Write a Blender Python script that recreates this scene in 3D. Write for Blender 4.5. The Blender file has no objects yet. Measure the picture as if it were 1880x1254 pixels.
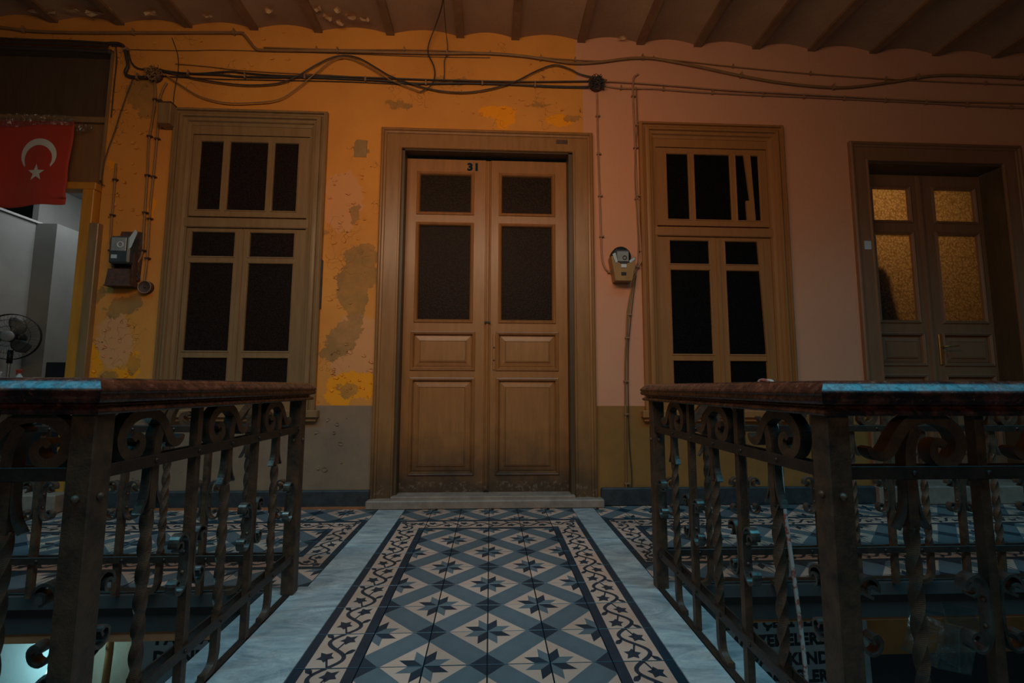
import bpy, bmesh, math, random
from mathutils import Vector, Matrix
random.seed(7)
S = bpy.context.scene
COL = S.collection
PI = math.pi

# ------------------------------------------------------------------ camera
cam_d = bpy.data.cameras.new('camera')
cam_d.sensor_fit = 'HORIZONTAL'; cam_d.sensor_width = 36.0
cam_d.lens = 844.4 / 1880 * 36.0
cam_d.clip_start = 0.02
cam = bpy.data.objects.new('camera', cam_d); COL.objects.link(cam)
yaw, pitch, roll, CH = .0457, .0996, .0033, .8705
F = Vector((math.sin(yaw)*math.cos(pitch), math.cos(yaw)*math.cos(pitch), math.sin(pitch)))
r0 = Vector((math.cos(yaw), -math.sin(yaw), 0)); u0 = r0.cross(F)
rr = r0*math.cos(roll)+u0*math.sin(roll); uu = u0*math.cos(roll)-r0*math.sin(roll)
M = Matrix((rr, uu, -F)).transposed().to_4x4(); M.translation = Vector((0, 0, CH))
cam.matrix_world = M
S.camera = cam

# ------------------------------------------------------------------ light
S.view_settings.view_transform = 'Standard'; S.view_settings.look = 'None'
S.view_settings.gamma = 1.0; S.view_settings.use_curve_mapping = False
S.view_settings.exposure = 0.0
w = bpy.data.worlds.new('World'); S.world = w; w.use_nodes = True
w.node_tree.nodes['Background'].inputs[0].default_value = (.06, .22, .30, 1)
w.node_tree.nodes['Background'].inputs[1].default_value = .05
def area(name, loc, target, sx, sy, col, power, spread=PI):
    d = bpy.data.lights.new(name, 'AREA'); d.shape = 'RECTANGLE'; d.size = sx; d.size_y = sy
    d.color = col; d.energy = power; d.spread = spread
    o = bpy.data.objects.new(name, d); COL.objects.link(o); o.location = loc
    o.rotation_euler = (Vector(target)-Vector(loc)).to_track_quat('-Z', 'Y').to_euler()
    return o
area('skylight', (0, .3, 4.7), (0, .3, 0), 14, 1.4, (.085, .58, .86), 172, 1.95)
area('lower_sign_fill', (0, .2, -2.2), (0, 2.3, -.5), 4.5, .5, (.45, .85, 1.0), 9)  # added cool fill to brighten the signs below, no real fixture
area('wall_warm_fill', (-.35, .95, 2.75), (-.2, 3.5, 1.2), 2.8, .5, (1.0, .70, .44), 30)  # added warm fill aimed at the wall, an unseen invented source
area('rear_warm_fill', (0, -3.2, 2.2), (0, 1, .8), 1.0, .4, (1.0, .66, .36), 14)  # made-up warm fill behind the camera for the near ironwork

# ------------------------------------------------------------------ materials
MATS = {}
def nt(name):
    m = bpy.data.materials.new(name); m.use_nodes = True; MATS[name] = m
    return m, m.node_tree.nodes, m.node_tree.links, m.node_tree.nodes['Principled BSDF']
def noise(N, L, vec, scale, detail=4, rough=.6, dist=0):
    n = N.new('ShaderNodeTexNoise'); n.inputs['Scale'].default_value = scale
    n.inputs['Detail'].default_value = detail; n.inputs['Roughness'].default_value = rough
    n.inputs['Distortion'].default_value = dist
    if vec is not None: L.new(vec, n.inputs['Vector'])
    return n.outputs['Fac']
def ramp(N, L, fac, stops):
    r = N.new('ShaderNodeValToRGB'); e = r.color_ramp.elements
    while len(e) < len(stops): e.new(.5)
    for i, (p, c) in enumerate(stops):
        e[i].position = p; e[i].color = (c, c, c, 1) if not isinstance(c, tuple) else (*c, 1)
    L.new(fac, r.inputs[0]); return r.outputs[0]
def mix(N, L, fac, a, b, mode='MIX'):
    m = N.new('ShaderNodeMix'); m.data_type = 'RGBA'; m.blend_type = mode
    for i, v in ((0, fac), (6, a), (7, b)):
        if isinstance(v, (int, float)): m.inputs[i].default_value = v
        elif isinstance(v, tuple): m.inputs[i].default_value = (*v, 1)
        else: L.new(v, m.inputs[i])
    return m.outputs[2]
def mth(N, L, op, a, b=None, c=None):
    m = N.new('ShaderNodeMath'); m.operation = op
    for i, v in enumerate((a, b, c)):
        if v is None: continue
        if isinstance(v, (int, float)): m.inputs[i].default_value = v
        else: L.new(v, m.inputs[i])
    return m.outputs[0]
def bump(N, L, bs, h, strength=.3, dist=.004):
    b = N.new('ShaderNodeBump'); b.inputs['Strength'].default_value = strength
    b.inputs['Distance'].default_value = dist; L.new(h, b.inputs['Height']); L.new(b.outputs[0], bs.inputs['Normal'])
def wpos(N):
    return N.new('ShaderNodeNewGeometry').outputs['Position']
def simple(name, col, rough=.6, metal=0, var=.25, scale=12, col2=None, bmp=.15, bdist=.003, spec=.5, rand=0, clo=.35, chi=.7):
    m, N, L, B = nt(name)
    tc = N.new('ShaderNodeTexCoord').outputs['Object'] if rand else wpos(N)
    f = noise(N, L, tc, scale, 6, .65)
    c2 = col2 if col2 else tuple(c*(1-var) for c in col)
    k = ramp(N, L, f, [(clo, 0.), (chi, 1.)])
    c = mix(N, L, k, col, c2)
    if rand:
        oi = N.new('ShaderNodeObjectInfo').outputs['Random']
        v = mth(N, L, 'MULTIPLY_ADD', oi, rand, 1-rand/2)
        h = N.new('ShaderNodeHueSaturation'); L.new(v, h.inputs['Value']); L.new(c, h.inputs['Color']); c = h.outputs[0]
    L.new(c, B.inputs['Base Color'])
    B.inputs['Roughness'].default_value = rough; B.inputs['Metallic'].default_value = metal
    B.inputs['Specular IOR Level'].default_value = spec
    if bmp: bump(N, L, B, noise(N, L, tc, scale*6, 5, .7), bmp, bdist)
    return m

# plaster wall: ochre left of the paint joint, salmon right of it, dado below, flaking coats
def plaster():
    m, N, L, B = nt('plaster')
    P = wpos(N); sp = N.new('ShaderNodeSeparateXYZ'); L.new(P, sp.inputs[0])
    X, Z = sp.outputs['X'], sp.outputs['Z']
    n1 = noise(N, L, P, 7, 5, .7); n2 = noise(N, L, P, 16, 6, .75); nb = noise(N, L, P, 1.6, 4, .6); nf = noise(N, L, P, 45, 5, .7)
    dx = mth(N, L, 'MULTIPLY_ADD', n1, .20, -.10); dz = mth(N, L, 'MULTIPLY_ADD', n2, .20, -.10)
    xd = mth(N, L, 'ADD', X, dx); zd = mth(N, L, 'ADD', Z, dz)
    def spots(lst):
        out = None
        for (cx, cz, rx, rz) in lst:
            a = mth(N, L, 'DIVIDE', mth(N, L, 'SUBTRACT', xd, cx), rx); b = mth(N, L, 'DIVIDE', mth(N, L, 'SUBTRACT', zd, cz), rz)
            d = mth(N, L, 'ADD', mth(N, L, 'MULTIPLY', a, a), mth(N, L, 'MULTIPLY', b, b))
            v = mth(N, L, 'LESS_THAN', d, 1.0)
            out = v if out is None else mth(N, L, 'MAXIMUM', out, v)
        return out
    och = mix(N, L, ramp(N, L, nb, [(.35, 0.), (.7, 1.)]), (.76, .30, .055), (.63, .235, .045))
    och = mix(N, L, ramp(N, L, nf, [(.62, 0.), (.72, .35)]), och, (.45, .16, .04))
    # paler coat showing between the sash window and the door, brighter yellow coat low down
    pale = spots([(-1.02, 1.15, .20, .28), (-2.78, 1.20, .12, .20), (-1.15, 2.3, .15, .25)])
    och = mix(N, L, mth(N, L, 'MULTIPLY', pale, .75), och, (.70, .31, .13))
    yel = spots([(-1.02, .88, .19, .10), (-1.13, .80, .10, .10), (-.94, .87, .10, .09), (-2.90, 1.03, .035, .16), (-2.63, .98, .05, .14),
                 (-2.75, .93, .10, .07), (.02, 3.08, .16, .05), (.10, 3.02, .08, .09), (-2.90, 2.55, .03, .05), (-2.58, 2.2, .03, .1), (.55, 3.02, .12, .05)])
    och = mix(N, L, yel, och, (.92, .31, .008))
    gry = spots([(-1.00, 1.87, .13, .09), (-1.05, 1.62, .13, .20), (-1.03, 1.52, .07, .30), (-1.12, 1.22, .10, .14), (-1.2, 1.12, .07, .07), (-.95, 1.72, .09, .10), (-1.05, 2.2, .035, .08),
                 (-1.07, .84, .07, .06), (-2.73, 1.46, .10, .07), (-2.66, 1.50, .07, .05), (-2.80, 1.42, .05, .05), (-2.80, .90, .06, .08), (-2.63, 1.03, .05, .07),
                 (-2.73, 3.15, .11, .14), (-2.69, 3.02, .06, .10), (-.78, 3.12, .09, .035), (-.70, 3.10, .07, .03), (.65, 3.04, .08, .03), (-.42, 3.33, .06, .03), (-.25, 3.32, .06, .03),
                 (-1.3, 2.05, .05, .03), (-2.9, 1.55, .03, .06), (-1.02, 2.72, .05, .02), (.38, 3.15, .07, .02)])
    gf = mth(N, L, 'MULTIPLY', gry, ramp(N, L, noise(N, L, P, 4, 5, .7), [(.32, .45), (.6, .95)])); och = mix(N, L, gf, och, (.33, .165, .05))
    cr = N.new('ShaderNodeTexVoronoi'); cr.feature = 'DISTANCE_TO_EDGE'; cr.inputs['Scale'].default_value = 3.2
    cm = N.new('ShaderNodeMapping'); L.new(P, cm.inputs[0]); dd = N.new('ShaderNodeVectorMath'); dd.operation = 'ADD'
    nn = N.new('ShaderNodeTexNoise'); nn.inputs['Scale'].default_value = 6; L.new(P, nn.inputs['Vector']); L.new(nn.outputs['Color'], dd.inputs[0]); L.new(cm.outputs[0], dd.inputs[1]); L.new(dd.outputs[0], cr.inputs['Vector'])
    crack = mth(N, L, 'MULTIPLY', mth(N, L, 'LESS_THAN', cr.outputs['Distance'], .008), ramp(N, L, noise(N, L, P, 3, 2), [(.56, 0.), (.60, 1.)]))
    flake = mth(N, L, 'GREATER_THAN', noise(N, L, P, 11, 7, .8, .6), .665)
    och = mix(N, L, mth(N, L, 'MULTIPLY', crack, .8), och, (.12, .05, .02)); och = mix(N, L, mth(N, L, 'MULTIPLY', flake, .7), och, (.35, .15, .04))
    pin = mix(N, L, ramp(N, L, nb, [(.3, 0.), (.75, 1.)]), (.67, .315, .18), (.68, .285, .17))
    c = mix(N, L, mth(N, L, 'GREATER_THAN', mth(N, L, 'SUBTRACT', X, mth(N, L, 'MULTIPLY', mth(N, L, 'LESS_THAN', Z, 3.35), .055)), .675), och, pin)
    dl = mix(N, L, ramp(N, L, n1, [(.3, 0.), (.7, 1.)]), (.30, .19, .115), (.23, .15, .10)); dl = mix(N, L, flake, dl, (.14, .10, .08))
    dr = mix(N, L, ramp(N, L, n1, [(.3, 0.), (.7, 1.)]), (.33, .145, .035), (.27, .12, .03))
    dado = mix(N, L, mth(N, L, 'GREATER_THAN', X, .1), dl, dr)
    c = mix(N, L, mth(N, L, 'LESS_THAN', Z, .733), c, dado)
    L.new(c, B.inputs['Base Color']); B.inputs['Roughness'].default_value = .72; B.inputs['Specular IOR Level'].default_value = .3
    h = mth(N, L, 'SUBTRACT', mth(N, L, 'ADD', mth(N, L, 'MULTIPLY', nb, .9), mth(N, L, 'MULTIPLY', n2, .35)), mth(N, L, 'ADD', mth(N, L, 'MULTIPLY', gry, .35), mth(N, L, 'MULTIPLY', mth(N, L, 'ADD', crack, flake), .25)))
    bump(N, L, B, h, .55, .012)
    return m
plaster()

def paint_wood(name, col, col2, rough=.45, grime=0., gz=.45):
    m, N, L, B = nt(name)
    P = wpos(N); mp = N.new('ShaderNodeMapping'); mp.inputs['Scale'].default_value = (9, 9, 1.2); L.new(P, mp.inputs[0])
    f = noise(N, L, mp.outputs[0], 3, 6, .6); c = mix(N, L, ramp(N, L, f, [(.3, 0.), (.75, 1.)]), col, col2)
    sp = noise(N, L, P, 55, 4, .6); c = mix(N, L, ramp(N, L, sp, [(.68, 0.), (.74, .5)]), c, tuple(x*.35 for x in col))
    if grime:
        s = N.new('ShaderNodeSeparateXYZ'); L.new(P, s.inputs[0])
        z = mth(N, L, 'ADD', s.outputs['Z'], mth(N, L, 'MULTIPLY_ADD', noise(N, L, P, 5, 5), .5, -.25))
        g = N.new('ShaderNodeMapRange'); L.new(z, g.inputs[0]); g.inputs[1].default_value = gz+.1; g.inputs[2].default_value = .14
        g.inputs[3].default_value = 0; g.inputs[4].default_value = grime
        c = mix(N, L, g.outputs[0], c, (.05, .032, .02))
        sc = noise(N, L, P, 30, 7, .8); wm = mth(N, L, 'MULTIPLY', mth(N, L, 'LESS_THAN', s.outputs['Z'], .16), mth(N, L, 'GREATER_THAN', sc, .56))
        c = mix(N, L, mth(N, L, 'MULTIPLY', wm, .22), c, (.40, .33, .26))
    L.new(c, B.inputs['Base Color']); B.inputs['Roughness'].default_value = rough
    bump(N, L, B, noise(N, L, mp.outputs[0], 14, 5, .7), .25, .002)
    return m
paint_wood('taupe_paint', (.29, .172, .080), (.21, .12, .055), .32)
paint_wood('door_paint', (.41, .165, .050), (.29, .12, .038), .34, .93)
paint_wood('frame_paint', (.35, .155, .052), (.25, .11, .036), .34, .75, .5)
paint_wood('olive_paint', (.37, .155, .045), (.31, .125, .04), .45)
paint_wood('olive_door_paint', (.27, .125, .062), (.21, .10, .05), .5)
paint_wood('yellow_paint', (.62, .25, .03), (.45, .18, .02), .4)
paint_wood('jamb_shade_paint', (.10, .06, .03), (.07, .042, .02), .45)  # shade of the door reveals put into the jamb colour
paint_wood('plywood', (.26, .125, .05), (.19, .085, .035), .6)
paint_wood('dark_plywood', (.10, .06, .035), (.075, .04, .025), .7)
simple('ceiling_paint', (.36, .20, .11), .8, var=.25, scale=3, bmp=.4, bdist=.01)
simple('beam_paint', (.26, .13, .06), .7, var=.35, scale=6, bmp=.3)
simple('pale_flake', (.72, .42, .20), .8, var=.3)
simple('iron', (.060, .038, .026), .38, .35, col2=(.025, .021, .020), scale=28, bmp=.5, bdist=.002)
simple('iron_brown', (.125, .062, .032), .42, .2, col2=(.030, .022, .018), scale=22, bmp=.6, bdist=.003)
simple('iron_worn', (.16, .14, .12), .3, .6, col2=(.05, .035, .028), scale=22, bmp=.4, bdist=.002)
simple('base_stone', (.045, .046, .048), .6, col2=(.018, .019, .022), scale=14, bmp=.5, bdist=.004)
simple('slab_edge', (.05, .05, .05), .7, scale=9)
simple('fascia_paint', (.30, .12, .045), .8, var=.4, scale=5)
simple('beige_tile', (.56, .335, .25), .42, col2=(.52, .235, .135), scale=9, rand=.30, bmp=.25, bdist=.0008, clo=.45, chi=.75)
simple('grey_tile', (.115, .135, .145), .42, var=.25, scale=12, rand=.22, bmp=.25, bdist=.0008)
simple('dark_tile', (.008, .030, .046), .34, var=.3, scale=12, rand=.3, bmp=.25, bdist=.0008)
simple('grout', (.03, .03, .03), .9)
simple('threshold_stone', (.34, .24, .18), .5, col2=(.20, .14, .11), scale=10, bmp=.3)
simple('orange_strip', (.42, .14, .05), .6)
simple('black', (.008, .009, .010), .45)
simple('desk_black', (.008, .010, .012), .6)
simple('room_grey', (.30, .31, .29), .85, var=.15, scale=4)
simple('room_light', (.52, .53, .50), .85, var=.12, scale=5)
simple('rope', (.40, .36, .33), .8, col2=(.30, .07, .05), scale=26, clo=.50, chi=.56)
simple('cable_ochre', (.30, .15, .06), .5, scale=10)
simple('cable_dark', (.05, .04, .035), .45, scale=10)
simple('cable_pink', (.42, .21, .12), .5, scale=10)
simple('clip', (.34, .18, .09), .5)
simple('rust', (.12, .05, .03), .7, col2=(.04, .025, .02), scale=40)
simple('meter_cover', (.36, .19, .06), .42, var=.2)
simple('meter_body', (.06, .07, .08), .35)
simple('meter_face', (.30, .32, .32), .2)
simple('paper', (.50, .56, .60), .6, var=.15)
simple('number_paint', (.006, .02, .035), .7, spec=.1, bmp=0)
simple('white_plastic', (.6, .62, .62), .35, var=.08)
simple('grey_plastic', (.25, .27, .27), .4, var=.08)
simple('red_plastic', (.45, .05, .03), .35, var=.1)
simple('grey_blade', (.09, .11, .11), .35, var=.1)
simple('steel', (.45, .46, .47), .25, .9, var=.1)
simple('brass', (.50, .30, .10), .3, .9, var=.2)
simple('sign_white', (.24, .29, .31), .55, var=.12, scale=4, bmp=0)
simple('sign_black', (.006, .008, .01), .5, bmp=0)
simple('lower_cream', (.55, .45, .34), .85, var=.2, scale=9, bmp=.5, bdist=.01)
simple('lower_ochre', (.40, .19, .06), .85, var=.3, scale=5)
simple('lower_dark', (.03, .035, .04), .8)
simple('lower_white', (.52, .60, .60), .7, var=.08)
simple('raw_plaster', (.36, .25, .17), .95, var=.4, scale=25, bmp=1, bdist=.02)
simple('flag_white', (.60, .60, .60), .75, var=.06)
simple('cloth_dark', (.02, .015, .012), .9)

def marble():
    m, N, L, B = nt('marble'); P = wpos(N)
    mp = N.new('ShaderNodeMapping'); mp.inputs['Rotation'].default_value = (0, 0, .5); mp.inputs['Scale'].default_value = (1, 3.0, 1); L.new(P, mp.inputs[0])
    f = noise(N, L, mp.outputs[0], 3.2, 9, .68, 1.6)
    c = mix(N, L, ramp(N, L, f, [(.36, 0.), (.66, 1.)]), (.52, .52, .50), (.19, .22, .24))
    g = noise(N, L, P, 7, 6, .7, .5); c = mix(N, L, ramp(N, L, g, [(.56, 0.), (.74, .55)]), c, (.30, .23, .17))
    v = noise(N, L, mp.outputs[0], 2.0, 9, .8, 3.5); c = mix(N, L, ramp(N, L, v, [(.485, 0.), (.5, .55), (.515, 0.)]), c, (.10, .13, .16))
    oi = N.new('ShaderNodeObjectInfo').outputs['Random']; h = N.new('ShaderNodeHueSaturation')
    L.new(mth(N, L, 'MULTIPLY_ADD', oi, .22, .86), h.inputs['Value']); L.new(c, h.inputs['Color'])
    L.new(h.outputs[0], B.inputs['Base Color']); B.inputs['Roughness'].default_value = .36
    bump(N, L, B, noise(N, L, P, 40, 5), .12, .001)
marble()
def handrail_mat():
    m, N, L, B = nt('handrail_wood'); P = wpos(N)
    f = noise(N, L, P, 22, 8, .75, .4); g = noise(N, L, P, 70, 6, .7)
    c = mix(N, L, ramp(N, L, f, [(.45, 0.), (.62, 1.)]), (.022, .008, .007), (.12, .034, .018))
    c = mix(N, L, ramp(N, L, g, [(.60, 0.), (.66, .6)]), c, (.30, .12, .06))
    L.new(c, B.inputs['Base Color'])
    L.new(ramp(N, L, g, [(.45, .20), (.7, .42)]), B.inputs['Roughness']); B.inputs['Specular IOR Level'].default_value = .45
    L.new(ramp(N, L, g, [(.42, .36), (.60, .02)]), B.inputs['Coat Weight']); B.inputs['Coat Roughness'].default_value = .20; B.inputs['Coat IOR'].default_value = 1.6
    bump(N, L, B, f, .2, .0015)
handrail_mat()
def dark_glass(name, col, r=.25, scale=60, b=.4):
    m, N, L, B = nt(name); P = wpos(N)
    B.inputs['Base Color'].default_value = (*col, 1); B.inputs['Roughness'].default_value = r; B.inputs['Specular IOR Level'].default_value = .25
    v = N.new('ShaderNodeTexVoronoi'); v.inputs['Scale'].default_value = scale; L.new(P, v.inputs['Vector'])
    c = mix(N, L, ramp(N, L, v.outputs['Distance'], [(.2, 0.), (.6, 1.)]), tuple(x*1.6 for x in col), tuple(x*.7 for x in col)); L.new(c, B.inputs['Base Color'])
    bump(N, L, B, v.outputs['Distance'], b, .002)
dark_glass('brown_glass', (.020, .008, .005), .5, 75, .5)
MATS['brown_glass'].node_tree.nodes['Principled BSDF'].inputs['Specular IOR Level'].default_value = .12
dark_glass('sash_glass', (.018, .011, .009), .24, 130, .2)
dark_glass('black_glass', (.007, .006, .006), .35, 120, .1)
MATS['black_glass'].node_tree.nodes['Principled BSDF'].inputs['Specular IOR Level'].default_value = .08
def lit_glass():
    m, N, L, B = nt('rippled_glass'); P = wpos(N)
    t = N.new('ShaderNodeBsdfTranslucent'); t.inputs[0].default_value = (.95, .62, .26, 1)
    v = N.new('ShaderNodeTexVoronoi'); v.inputs['Scale'].default_value = 55; L.new(P, v.inputs['Vector'])
    c = mix(N, L, ramp(N, L, v.outputs['Distance'], [(.1, 0.), (.7, 1.)]), (.95, .70, .40), (.55, .36, .17)); L.new(c, t.inputs[0])
    bp = N.new('ShaderNodeBump'); bp.inputs['Strength'].default_value = .9; bp.inputs['Distance'].default_value = .004; L.new(v.outputs['Distance'], bp.inputs['Height']); L.new(bp.outputs[0], t.inputs['Normal'])
    g = N.new('ShaderNodeBsdfGlossy'); g.inputs['Roughness'].default_value = .3; L.new(bp.outputs[0], g.inputs['Normal'])
    ms = N.new('ShaderNodeMixShader'); ms.inputs[0].default_value = .06; L.new(t.outputs[0], ms.inputs[1]); L.new(g.outputs[0], ms.inputs[2])
    L.new(ms.outputs[0], N['Material Output'].inputs[0])
lit_glass()
def clear_plastic():
    m, N, L, B = nt('clear_plastic'); P = wpos(N)
    t = N.new('ShaderNodeBsdfTransparent'); t.inputs[0].default_value = (.80, .88, .88, 1)
    g = N.new('ShaderNodeBsdfGlossy'); g.inputs['Roughness'].default_value = .12; g.inputs[0].default_value = (.8, .9, .95, 1)
    bp = N.new('ShaderNodeBump'); bp.inputs['Strength'].default_value = .8; bp.inputs['Distance'].default_value = .01; L.new(noise(N, L, P, 24, 5, .6, 1), bp.inputs['Height']); L.new(bp.outputs[0], g.inputs['Normal'])
    ms = N.new('ShaderNodeMixShader'); ms.inputs[0].default_value = .17; L.new(t.outputs[0], ms.inputs[1]); L.new(g.outputs[0], ms.inputs[2])
    L.new(ms.outputs[0], N['Material Output'].inputs[0])
clear_plastic()
def flag_red():
    m, N, L, B = nt('flag_red'); B.inputs['Base Color'].default_value = (.42, .028, .010, 1); B.inputs['Roughness'].default_value = .7
    B.inputs['Sheen Weight'].default_value = .2
    wv = N.new('ShaderNodeTexWave'); wv.inputs['Scale'].default_value = 90; wv.bands_direction = 'X'; L.new(wpos(N), wv.inputs['Vector'])
    bump(N, L, B, wv.outputs['Fac'], .1, .001)
flag_red()
def emis(name, col, s):
    m, N, L, B = nt(name); B.inputs['Emission Color'].default_value = (*col, 1); B.inputs['Emission Strength'].default_value = s; return m
emis('lamp_glow', (.6, .95, 1.0), 6)

# ------------------------------------------------------------------ mesh helpers
class MB:
    def __init__(s): s.v = []; s.f = []; s.m = []; s.sm = []
    def add(s, v, f, m=0, smooth=False):
        o = len(s.v); s.v += [tuple(p) for p in v]
        for q in f: s.f.append(tuple(i+o for i in q)); s.m.append(m); s.sm.append(smooth)
        return s
    def box(s, a, b, m=0, rot=None, c=None, bev=0):
        x0, y0, z0 = a; x1, y1, z1 = b
        if bev:
            e = min(bev, (x1-x0)*.45, (y1-y0)*.45, (z1-z0)*.45)
            # chamfered box: three overlapping slabs' hull
            V = []
            for sx in (0, 1):
                for sy in (0, 1):
                    for sz in (0, 1):
                        X = (x0, x1)[sx]; Y = (y0, y1)[sy]; Zz = (z0, z1)[sz]; ix = e*(1-2*sx); iy = e*(1-2*sy); iz = e*(1-2*sz)
                        V += [(X, Y+iy, Zz+iz), (X+ix, Y, Zz+iz), (X+ix, Y+iy, Zz)]
            bm = bmesh.new(); vs = [bm.verts.new(p) for p in V]; r = bmesh.ops.convex_hull(bm, input=vs)
            bm.verts.index_update(); v = [tuple(q.co) for q in bm.verts]; bmesh.ops.dissolve_limit(bm, angle_limit=.01, verts=bm.verts, edges=bm.edges)
            bm.verts.index_update(); v = [tuple(q.co) for q in bm.verts]; f = [tuple(q.index for q in fc.verts) for fc in bm.faces]; bm.free()
        else:
            v = [(x0, y0, z0), (x1, y0, z0), (x1, y1, z0), (x0, y1, z0), (x0, y0, z1), (x1, y0, z1), (x1, y1, z1), (x0, y1, z1)]
            f = [(0, 3, 2, 1), (4, 5, 6, 7), (0, 1, 5, 4), (1, 2, 6, 5), (2, 3, 7, 6), (3, 0, 4, 7)]
        if rot is not None:
            cc = Vector(c if c else ((x0+x1)/2, (y0+y1)/2, (z0+z1)/2)); v = [tuple(rot @ (Vector(p)-cc)+cc) for p in v]
        return s.add(v, f, m)
    def tube(s, pts, r, n=6, m=0, caps=True, smooth=True):
        pts = [Vector(p) for p in pts]; k = len(pts); rs = r if isinstance(r, (list, tuple)) else [r]*k
        V = []; ref = Vector((0, 1, .01)).normalized()
        for i, p in enumerate(pts):
            t = (pts[min(i+1, k-1)]-pts[max(i-1, 0)]).normalized()
            if abs(t.dot(ref)) > .9: q = Vector((1, 0, 0))
            else: q = ref
            a = t.cross(q).normalized(); b = t.cross(a).normalized()
            for j in range(n):
                th = 2*PI*j/n; V.append(p+(a*math.cos(th)+b*math.sin(th))*rs[i])
        Fc = [(i*n+j, i*n+(j+1) % n, (i+1)*n+(j+1) % n, (i+1)*n+j) for i in range(k-1) for j in range(n)]
        s.add(V, Fc, m, smooth)
        if caps: s.add(V[:n], [tuple(range(n))], m); s.add(V[-n:], [tuple(range(n))], m)
        return s
    def lathe(s, prof, n=16, m=0, T=None, smooth=True):
        V = []; k = len(prof)
        for r, z in prof:
            for j in range(n): V.append(Vector((r*math.cos(2*PI*j/n), r*math.sin(2*PI*j/n), z)))
        if T is not None: V = [T @ p for p in V]
        Fc = [(i*n+j, i*n+(j+1) % n, (i+1)*n+(j+1) % n, (i+1)*n+j) for i in range(k-1) for j in range(n)]
        if prof[0][0] > 1e-6: Fc.append(tuple(range(n))[::-1])
        if prof[-1][0] > 1e-6: Fc.append(tuple(range((k-1)*n, k*n)))
        return s.add(V, Fc, m, smooth)
    def poly(s, pts, m=0): return s.add(pts, [tuple(range(len(pts)))], m)
    def prism(s, pts2, y0, y1, m=0):           # outline in the xz plane, extruded along y
        n = len(pts2); V = [(x, y0, z) for x, z in pts2]+[(x, y1, z) for x, z in pts2]
        return s.add(V, [tuple(range(n)), tuple(range(2*n-1, n-1, -1))]+[(i, i+n, (i+1) % n+n, (i+1) % n) for i in range(n)], m)
    def strip(s, path, wd, depth, m=0, smooth=False):  # flat bar following a path in xz, width wd in plane, depth along y
        k = len(path); V = []
        ws = wd if isinstance(wd, (list, tuple)) else [wd]*k
        for i, (x, z) in enumerate(path):
            a = path[max(i-1, 0)]; b = path[min(i+1, k-1)]; tx, tz = b[0]-a[0], b[1]-a[1]; l = math.hypot(tx, tz) or 1; nx, nz = -tz/l*ws[i]/2, tx/l*ws[i]/2
            V += [(x+nx, -depth/2, z+nz), (x-nx, -depth/2, z-nz), (x-nx, depth/2, z-nz), (x+nx, depth/2, z+nz)]
        Fc = []
        for i in range(k-1):
            o = i*4
            for j in range(4): Fc.append((o+j, o+(j+1) % 4, o+4+(j+1) % 4, o+4+j))
        Fc += [(0, 1, 2, 3), (4*k-1, 4*k-2, 4*k-3, 4*k-4)]
        return s.add(V, Fc, m)
    def ring(s, x0, x1, z0, z1, prof, y, m=0, open_bottom=False):   # mitred moulding; prof = [(inset, proud)]
        rows = []
        for d, p in prof:
            if open_bottom: rows.append([(x0+d, y-p, z0), (x0+d, y-p, z1-d), (x1-d, y-p, z1-d), (x1-d, y-p, z0)])
            else: rows.append([(x0+d, y-p, z0+d), (x0+d, y-p, z1-d), (x1-d, y-p, z1-d), (x1-d, y-p, z0+d)])
        V = [p for r in rows for p in r]; Fc = []; e = 3 if open_bottom else 4
        for i in range(len(rows)-1):
            for j in range(e): Fc.append((i*4+j, i*4+(j+1) % 4, (i+1)*4+(j+1) % 4, (i+1)*4+j))
        return s.add(V, Fc, m)
    def mesh(s, name, mats):
        me = bpy.data.meshes.new(name); me.from_pydata(s.v, [], s.f)
        for mm in (mats if isinstance(mats, (list, tuple)) else [mats]): me.materials.append(MATS[mm])
        for p, mi, sm in zip(me.polygons, s.m, s.sm): p.material_index = mi; p.use_smooth = sm
        me.validate(); bm = bmesh.new(); bm.from_mesh(me); bmesh.ops.recalc_face_normals(bm, faces=bm.faces); bm.to_mesh(me); bm.free()
        return me
    def obj(s, name, mats, parent=None, **kw): return link(name, s.mesh(name, mats), parent, **kw)
def link(name, me, parent=None, loc=None, rz=0, rot=None, label=None, cat=None, group=None, kind=None, flip=False):
    o = bpy.data.objects.new(name, me); COL.objects.link(o)
    if parent is not None: o.parent = parent
    if loc: o.location = loc
    if rot: o.rotation_euler = rot
    elif rz: o.rotation_euler = (0, 0, rz)
    if flip: o.scale = (-1, 1, 1)
    for k, v in (('label', label), ('category', cat), ('group', group), ('kind', kind)):
        if v: o[k] = v
    return o
def thing(name, loc, label=None, cat=None, group=None, kind=None, rz=0):
    return link(name, None, None, loc, rz, None, label, cat, group, kind)
def smooth_path(pts, sub=5):
    P = [Vector(p) for p in pts]; out = []
    for i in range(len(P)-1):
        a = P[max(i-1, 0)]; b = P[i]; c = P[i+1]; d = P[min(i+2, len(P)-1)]
        for k in range(sub):
            t = k/sub; out.append(.5*((2*b)+(c-a)*t+(2*a-5*b+4*c-d)*t*t+(3*b-a-3*c+d)*t**3))
    out.append(P[-1]); return out
def sp2(pts, sub=5): return [(p.x, p.z) for p in smooth_path([(x, 0, z) for x, z in pts], sub)]

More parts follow.
